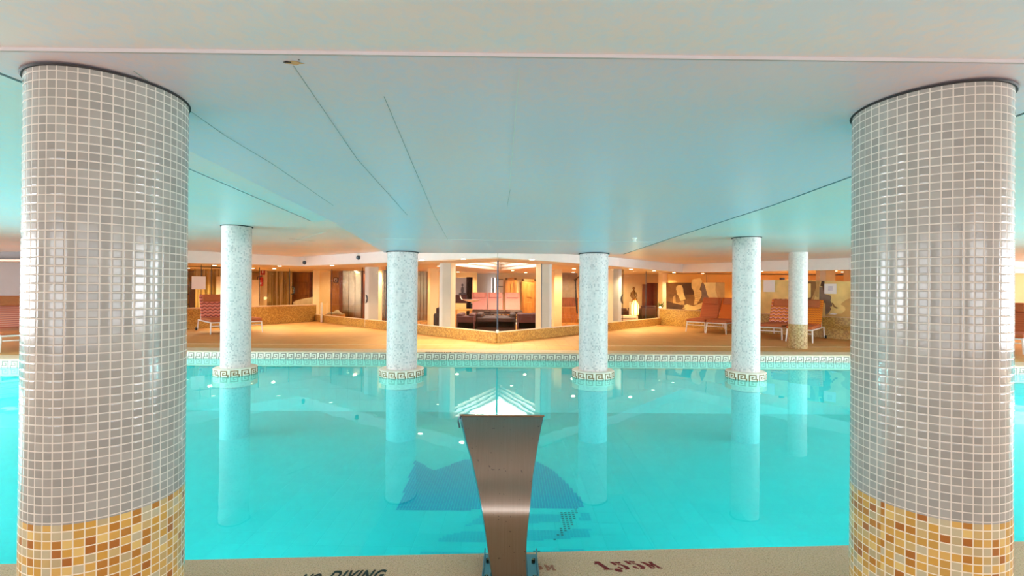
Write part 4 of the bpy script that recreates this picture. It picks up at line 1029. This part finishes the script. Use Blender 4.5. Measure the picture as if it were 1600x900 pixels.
MB().tube([(-.36, 0, c.z+.03), (-.42, 0, c.z+.12), (-.44, 0, c.z+.2)], .02).build('spout_arm', 'basin_white', r, smooth=True)
c = Q(724, 484, 20.5); r = empty('coffee_table', (c.x, 20.5*K, 0)); tag(r, 'low orange timber coffee table left behind the glass corner', 'table')
MB().box((0, 0, c.z), (.62, .5, .05)).build('table_top', 'wood_gold', r, bevel=.01)
for s in (-1, 1):
    for t_ in (-1, 1): MB().tube([(s*.26, t_*.2, 0.012), (s*.26, t_*.2, c.z-.02)], .02).build('leg', 'wood_gold', r)
# bright blind and window strip behind
r = block('window_13', 768, 434, 774, 475, 27.6, .04, 'daylit_blind'); struct(r, 'bright daylit window strip behind the glass corner')
r = block('window_14', 776, 436, 786, 470, 26.8, .04, 'white_wall'); struct(r, 'pale window beside the golden door')
for k in range(3): o = block('window_bar', 776, 436+k*11, 786, 437+k*11, 26.75, .03, 'dark_metal'); o.parent = r
r = MB().tube([Q(770.5, 434, 26.5), Q(770.5, 498.5, 26.5)], .04).build('dark_pole', 'black_rubber'); tag(r, 'dark upright pole against the bright window strip', 'pole')
# pink loungers inside
for (px, py, d_, lb) in ((752, 494.5, Vector((-.13, 1, 0)), 'pink lounger inside the lobby, leftmost of the pair left of the glass corner'), (778, 494.5, Vector((-.12, 1, 0)), 'pink lounger inside the lobby just left of the corner strip'), (804, 494.5, Vector((-.06, 1, 0)), 'pink lounger inside the lobby just right of the corner strip')):
    q = Q(px, py, 22.6)
    lounger(0, 0, d_, lb, 'pink_fabric', 'dark_brown', 'pink_fabric', frame='dark_metal', at=Vector((q.x, 22.6*K, 0)), group='pink loungers inside the lobby', z0=.1)
c = Q(775, 497, 22.9)
o = MB().box((0, 0, .056), (2.5, 2.1, .088)).build('lounge_platform', 'white_wall', loc=(Q(779, 497, 24).x, 23.9*K, 0)); tag(o, 'low pale platform under the pink loungers', 'platform')
# right lobby bits: grey rose picture, stair, easel
r = block('wall_picture', 878, 423, 902, 466, 26.0, .04, 'mural_grey'); tag(r, 'faded grey rose picture right of the peach pier', 'picture')
r = block('low_cabinet', 878, 465, 903, 482, 25.5, .4, 'wood_dark', floor=False); tag(r, 'red brown cabinet under the grey rose picture', 'cabinet')
r = block('low_step', 878, 480, 903, 492, 24.4, .5, 'wood_door', floor=True); tag(r, 'timber step in front of the red brown cabinet', 'step')
b = MB(); p0 = Q(898, 437, 23); b.tube([Q(902, 434, 23), Q(899, 438, 23), Q(900, 470, 23), Q(902, 490, 23)], .03); b.tube([Q(897, 438, 23), Q(905, 432, 23)], .025); o = b.build('display_easel', 'black_rubber', smooth=True); tag(o, 'thin dark metal easel edge left of the right centre column', 'easel')
# lantern on a pale block table
c = Q(989, 492, 21.9); r = empty('block_table', (c.x, 23.1*K, 0)); tag(r, 'pale stone block table carrying the glowing lantern', 'table')
tw = 27/F*22.8*K; tz = Q(989, 493.5, 22.8).z
MB().box((0, 0, tz-.05), (tw, .6, .1)).build('table_top', 'pale_table', r, bevel=.01); MB().box((.02, 0, (tz-.14)/2+.012), (tw*.9, .5, tz-.14)).build('table_base', 'pale_table', r)
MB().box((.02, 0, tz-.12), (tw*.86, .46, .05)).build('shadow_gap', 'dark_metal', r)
r = empty('glowing_lantern', (Q(992, 492, 23.0).x, 23.0*K, tz)); tag(r, 'glowing yellow glass lantern on the pale block table', 'lantern')
MB().lathe([(.12, .03), (.15, .10), (.15, .40), (.10, .52), (.05, .60)], n=24).build('glass_body', 'lantern_glow', r, smooth=True)
MB().lathe([(.15, 0), (.15, .03)], n=24).build('base_ring', 'bronze', r)
for k in range(6):
    a = k*PI/3; MB().tube([(.155*math.cos(a), .155*math.sin(a), .02), (.155*math.cos(a), .155*math.sin(a), .42), (.05*math.cos(a), .05*math.sin(a), .66)], .010, 6).build('rib', 'bronze', r)
MB().lathe([(.06, .60), (.09, .66), (.02, .76)], n=16).build('cap', 'bronze', r, smooth=True)
l = bpy.data.lights.new('lantern_light', 'POINT'); l.energy = 14; l.color = (1, .8, .4); l.shadow_soft_size = .1; lo = bpy.data.objects.new('lantern_light', l); COL.objects.link(lo); lo.parent = r; lo.location = (0, -.25, .3)
c = Q(990, 478, 24); r = empty('statue', (c.x, 24*K, 0)); tag(r, 'slim bronze figure statue behind the glowing lantern', 'statue')
zt = Q(989, 448, 24).z
b = MB(); b.tube([(0, 0, .9), (.02, 0, 1.1), (-.02, 0, 1.25), (0, 0, 1.36), (.0, 0, 1.42)], [.10, .07, .09, .06, .03], 12)
b.lathe([(.001, -.07), (.045, -.04), (.055, 0), (.04, .05), (.001, .07)], c=(0, 0, zt-.07), n=16); b.tube([(-.09, 0, 1.32), (-.13, -.03, 1.15), (-.05, -.08, 1.05)], [.03, .025, .02]); b.tube([(.08, 0, 1.32), (.12, -.03, 1.18), (.05, -.08, 1.08)], [.03, .025, .02])
b.build('figure', 'bronze', r, smooth=True); MB().box((0, 0, .45), (.3, .3, .9)).build('plinth', 'pale_table', r)
curtain(1011, 1029, 442, 502.6, 25.8, 'dark red curtain behind the maroon armchair', 'red_curtain')
r = block('counter_shelf', 1004, 444, 1010.5, 478, 26.0, .1, 'wood_dark', floor=True); tag(r, 'narrow dark timber panel left of the red curtain', 'panel')
# small plant and uplight at the corner
c = Q(1034, 487, 23.9); r = empty('potted_plant', (c.x, 24.1*K, 0)); tag(r, 'small leafy plant with a white pot at the mural corner', 'plant')
zt = Q(1034, 480, 24.1).z
MB().lathe([(.10, .012), (.13, zt-.2), (.11, zt-.1)], n=16).build('pot', 'basin_white', r, smooth=True)
b = MB()
for k in range(16):
    a = k*2.4; t_ = .12+.1*random.random(); h = .2+.2*random.random()
    p = Vector((0, 0, zt-.12)); q = p+Vector((math.cos(a)*t_, math.sin(a)*t_, h)); s = Vector((-math.sin(a), math.cos(a), 0))*.03
    mid = (p+q)/2+Vector((0, 0, .03)); b.add([p, mid-s, q, mid+s], [(0, 1, 2, 3)])
b.build('foliage', 'plant_green', r, fix=False)
r = empty('uplight', (Q(1033.5, 480, 23.5).x, 23.7*K, LWH-.04)); tag(r, 'small white glowing lamp beside the plant at the mural corner', 'lamp')
MB().lathe([(.04, 0), (.05, .05), (.03, .06)], n=16).build('lamp_cup', 'white_metal', r); MB().lathe([(.03, .06), (.04, .10), (.001, .12)], n=16, cap=False).build('lamp_bulb', 'lamp_glow', r)
# back of the right room
r = block('wall_lobby', 1044, 428, 1400, 500, 24.4, .1, 'yellow_wall', floor=True); struct(r, 'yellow wall behind the mural glass')
# small brown dog-shaped ornament on the ledge over the notice
c = Q(1223, 437, 18.0)
o = MB().box((0, 0, 0), (.16, .06, .07)).build('ledge_speaker', 'black_rubber', loc=Q(1222, 435.5, 19.0), bevel=.02); tag(o, 'small black object on top of the mural glass left of the slim column', 'ornament')
b = o
# ------------------------------------------------------------------ underwater lamps added out of view to brighten the pool
for x in (-7.5, -2.5, 2.5, 7.5):
    r = empty('added_pool_lamp', (x, ne(x)-.03+.03, -.75)); tag(r, 'added underwater lamp out of view in the near pool wall', 'added pool lamp', 'added lamps in the near pool wall')
    MB().lathe([(.16, 0), (.16, .02), (.13, .03)], n=28).build('bezel', 'elevator_steel', r, rot=(-PI/2, 0, 0), smooth=True)
    MB().lathe([(.13, .02), (.12, .035), (.001, .04)], n=28, cap=False).build('lens', 'added_pool_lamp_glow', r, rot=(-PI/2, 0, 0), smooth=True)
    area('pool_fill_light', (x, ne(x)+.06, -.75), (x, ne(x)+5, -1.6), .25, .25, POOL_P, (.8, 1, 1), spread=110)
for sx in (-1, 1):
    for y in (4.2, 6.8):
        X = XR*sx
        r = empty('added_pool_lamp', (X, y, -.75)); tag(r, 'added underwater lamp out of view in an end wall of the pool', 'added pool lamp', 'added lamps in the pool end walls')
        MB().lathe([(.16, 0), (.16, .02), (.13, .03)], n=28).build('bezel', 'elevator_steel', r, rot=(0, -sx*PI/2, 0), smooth=True)
        MB().lathe([(.13, .02), (.12, .035), (.001, .04)], n=28, cap=False).build('lens', 'added_pool_lamp_glow', r, rot=(0, -sx*PI/2, 0), smooth=True)
        area('pool_fill_light', (X-sx*.08, y, -.75), (0, y, -2.2), .25, .25, POOL_P*2.2, (.8, 1, 1), spread=110)
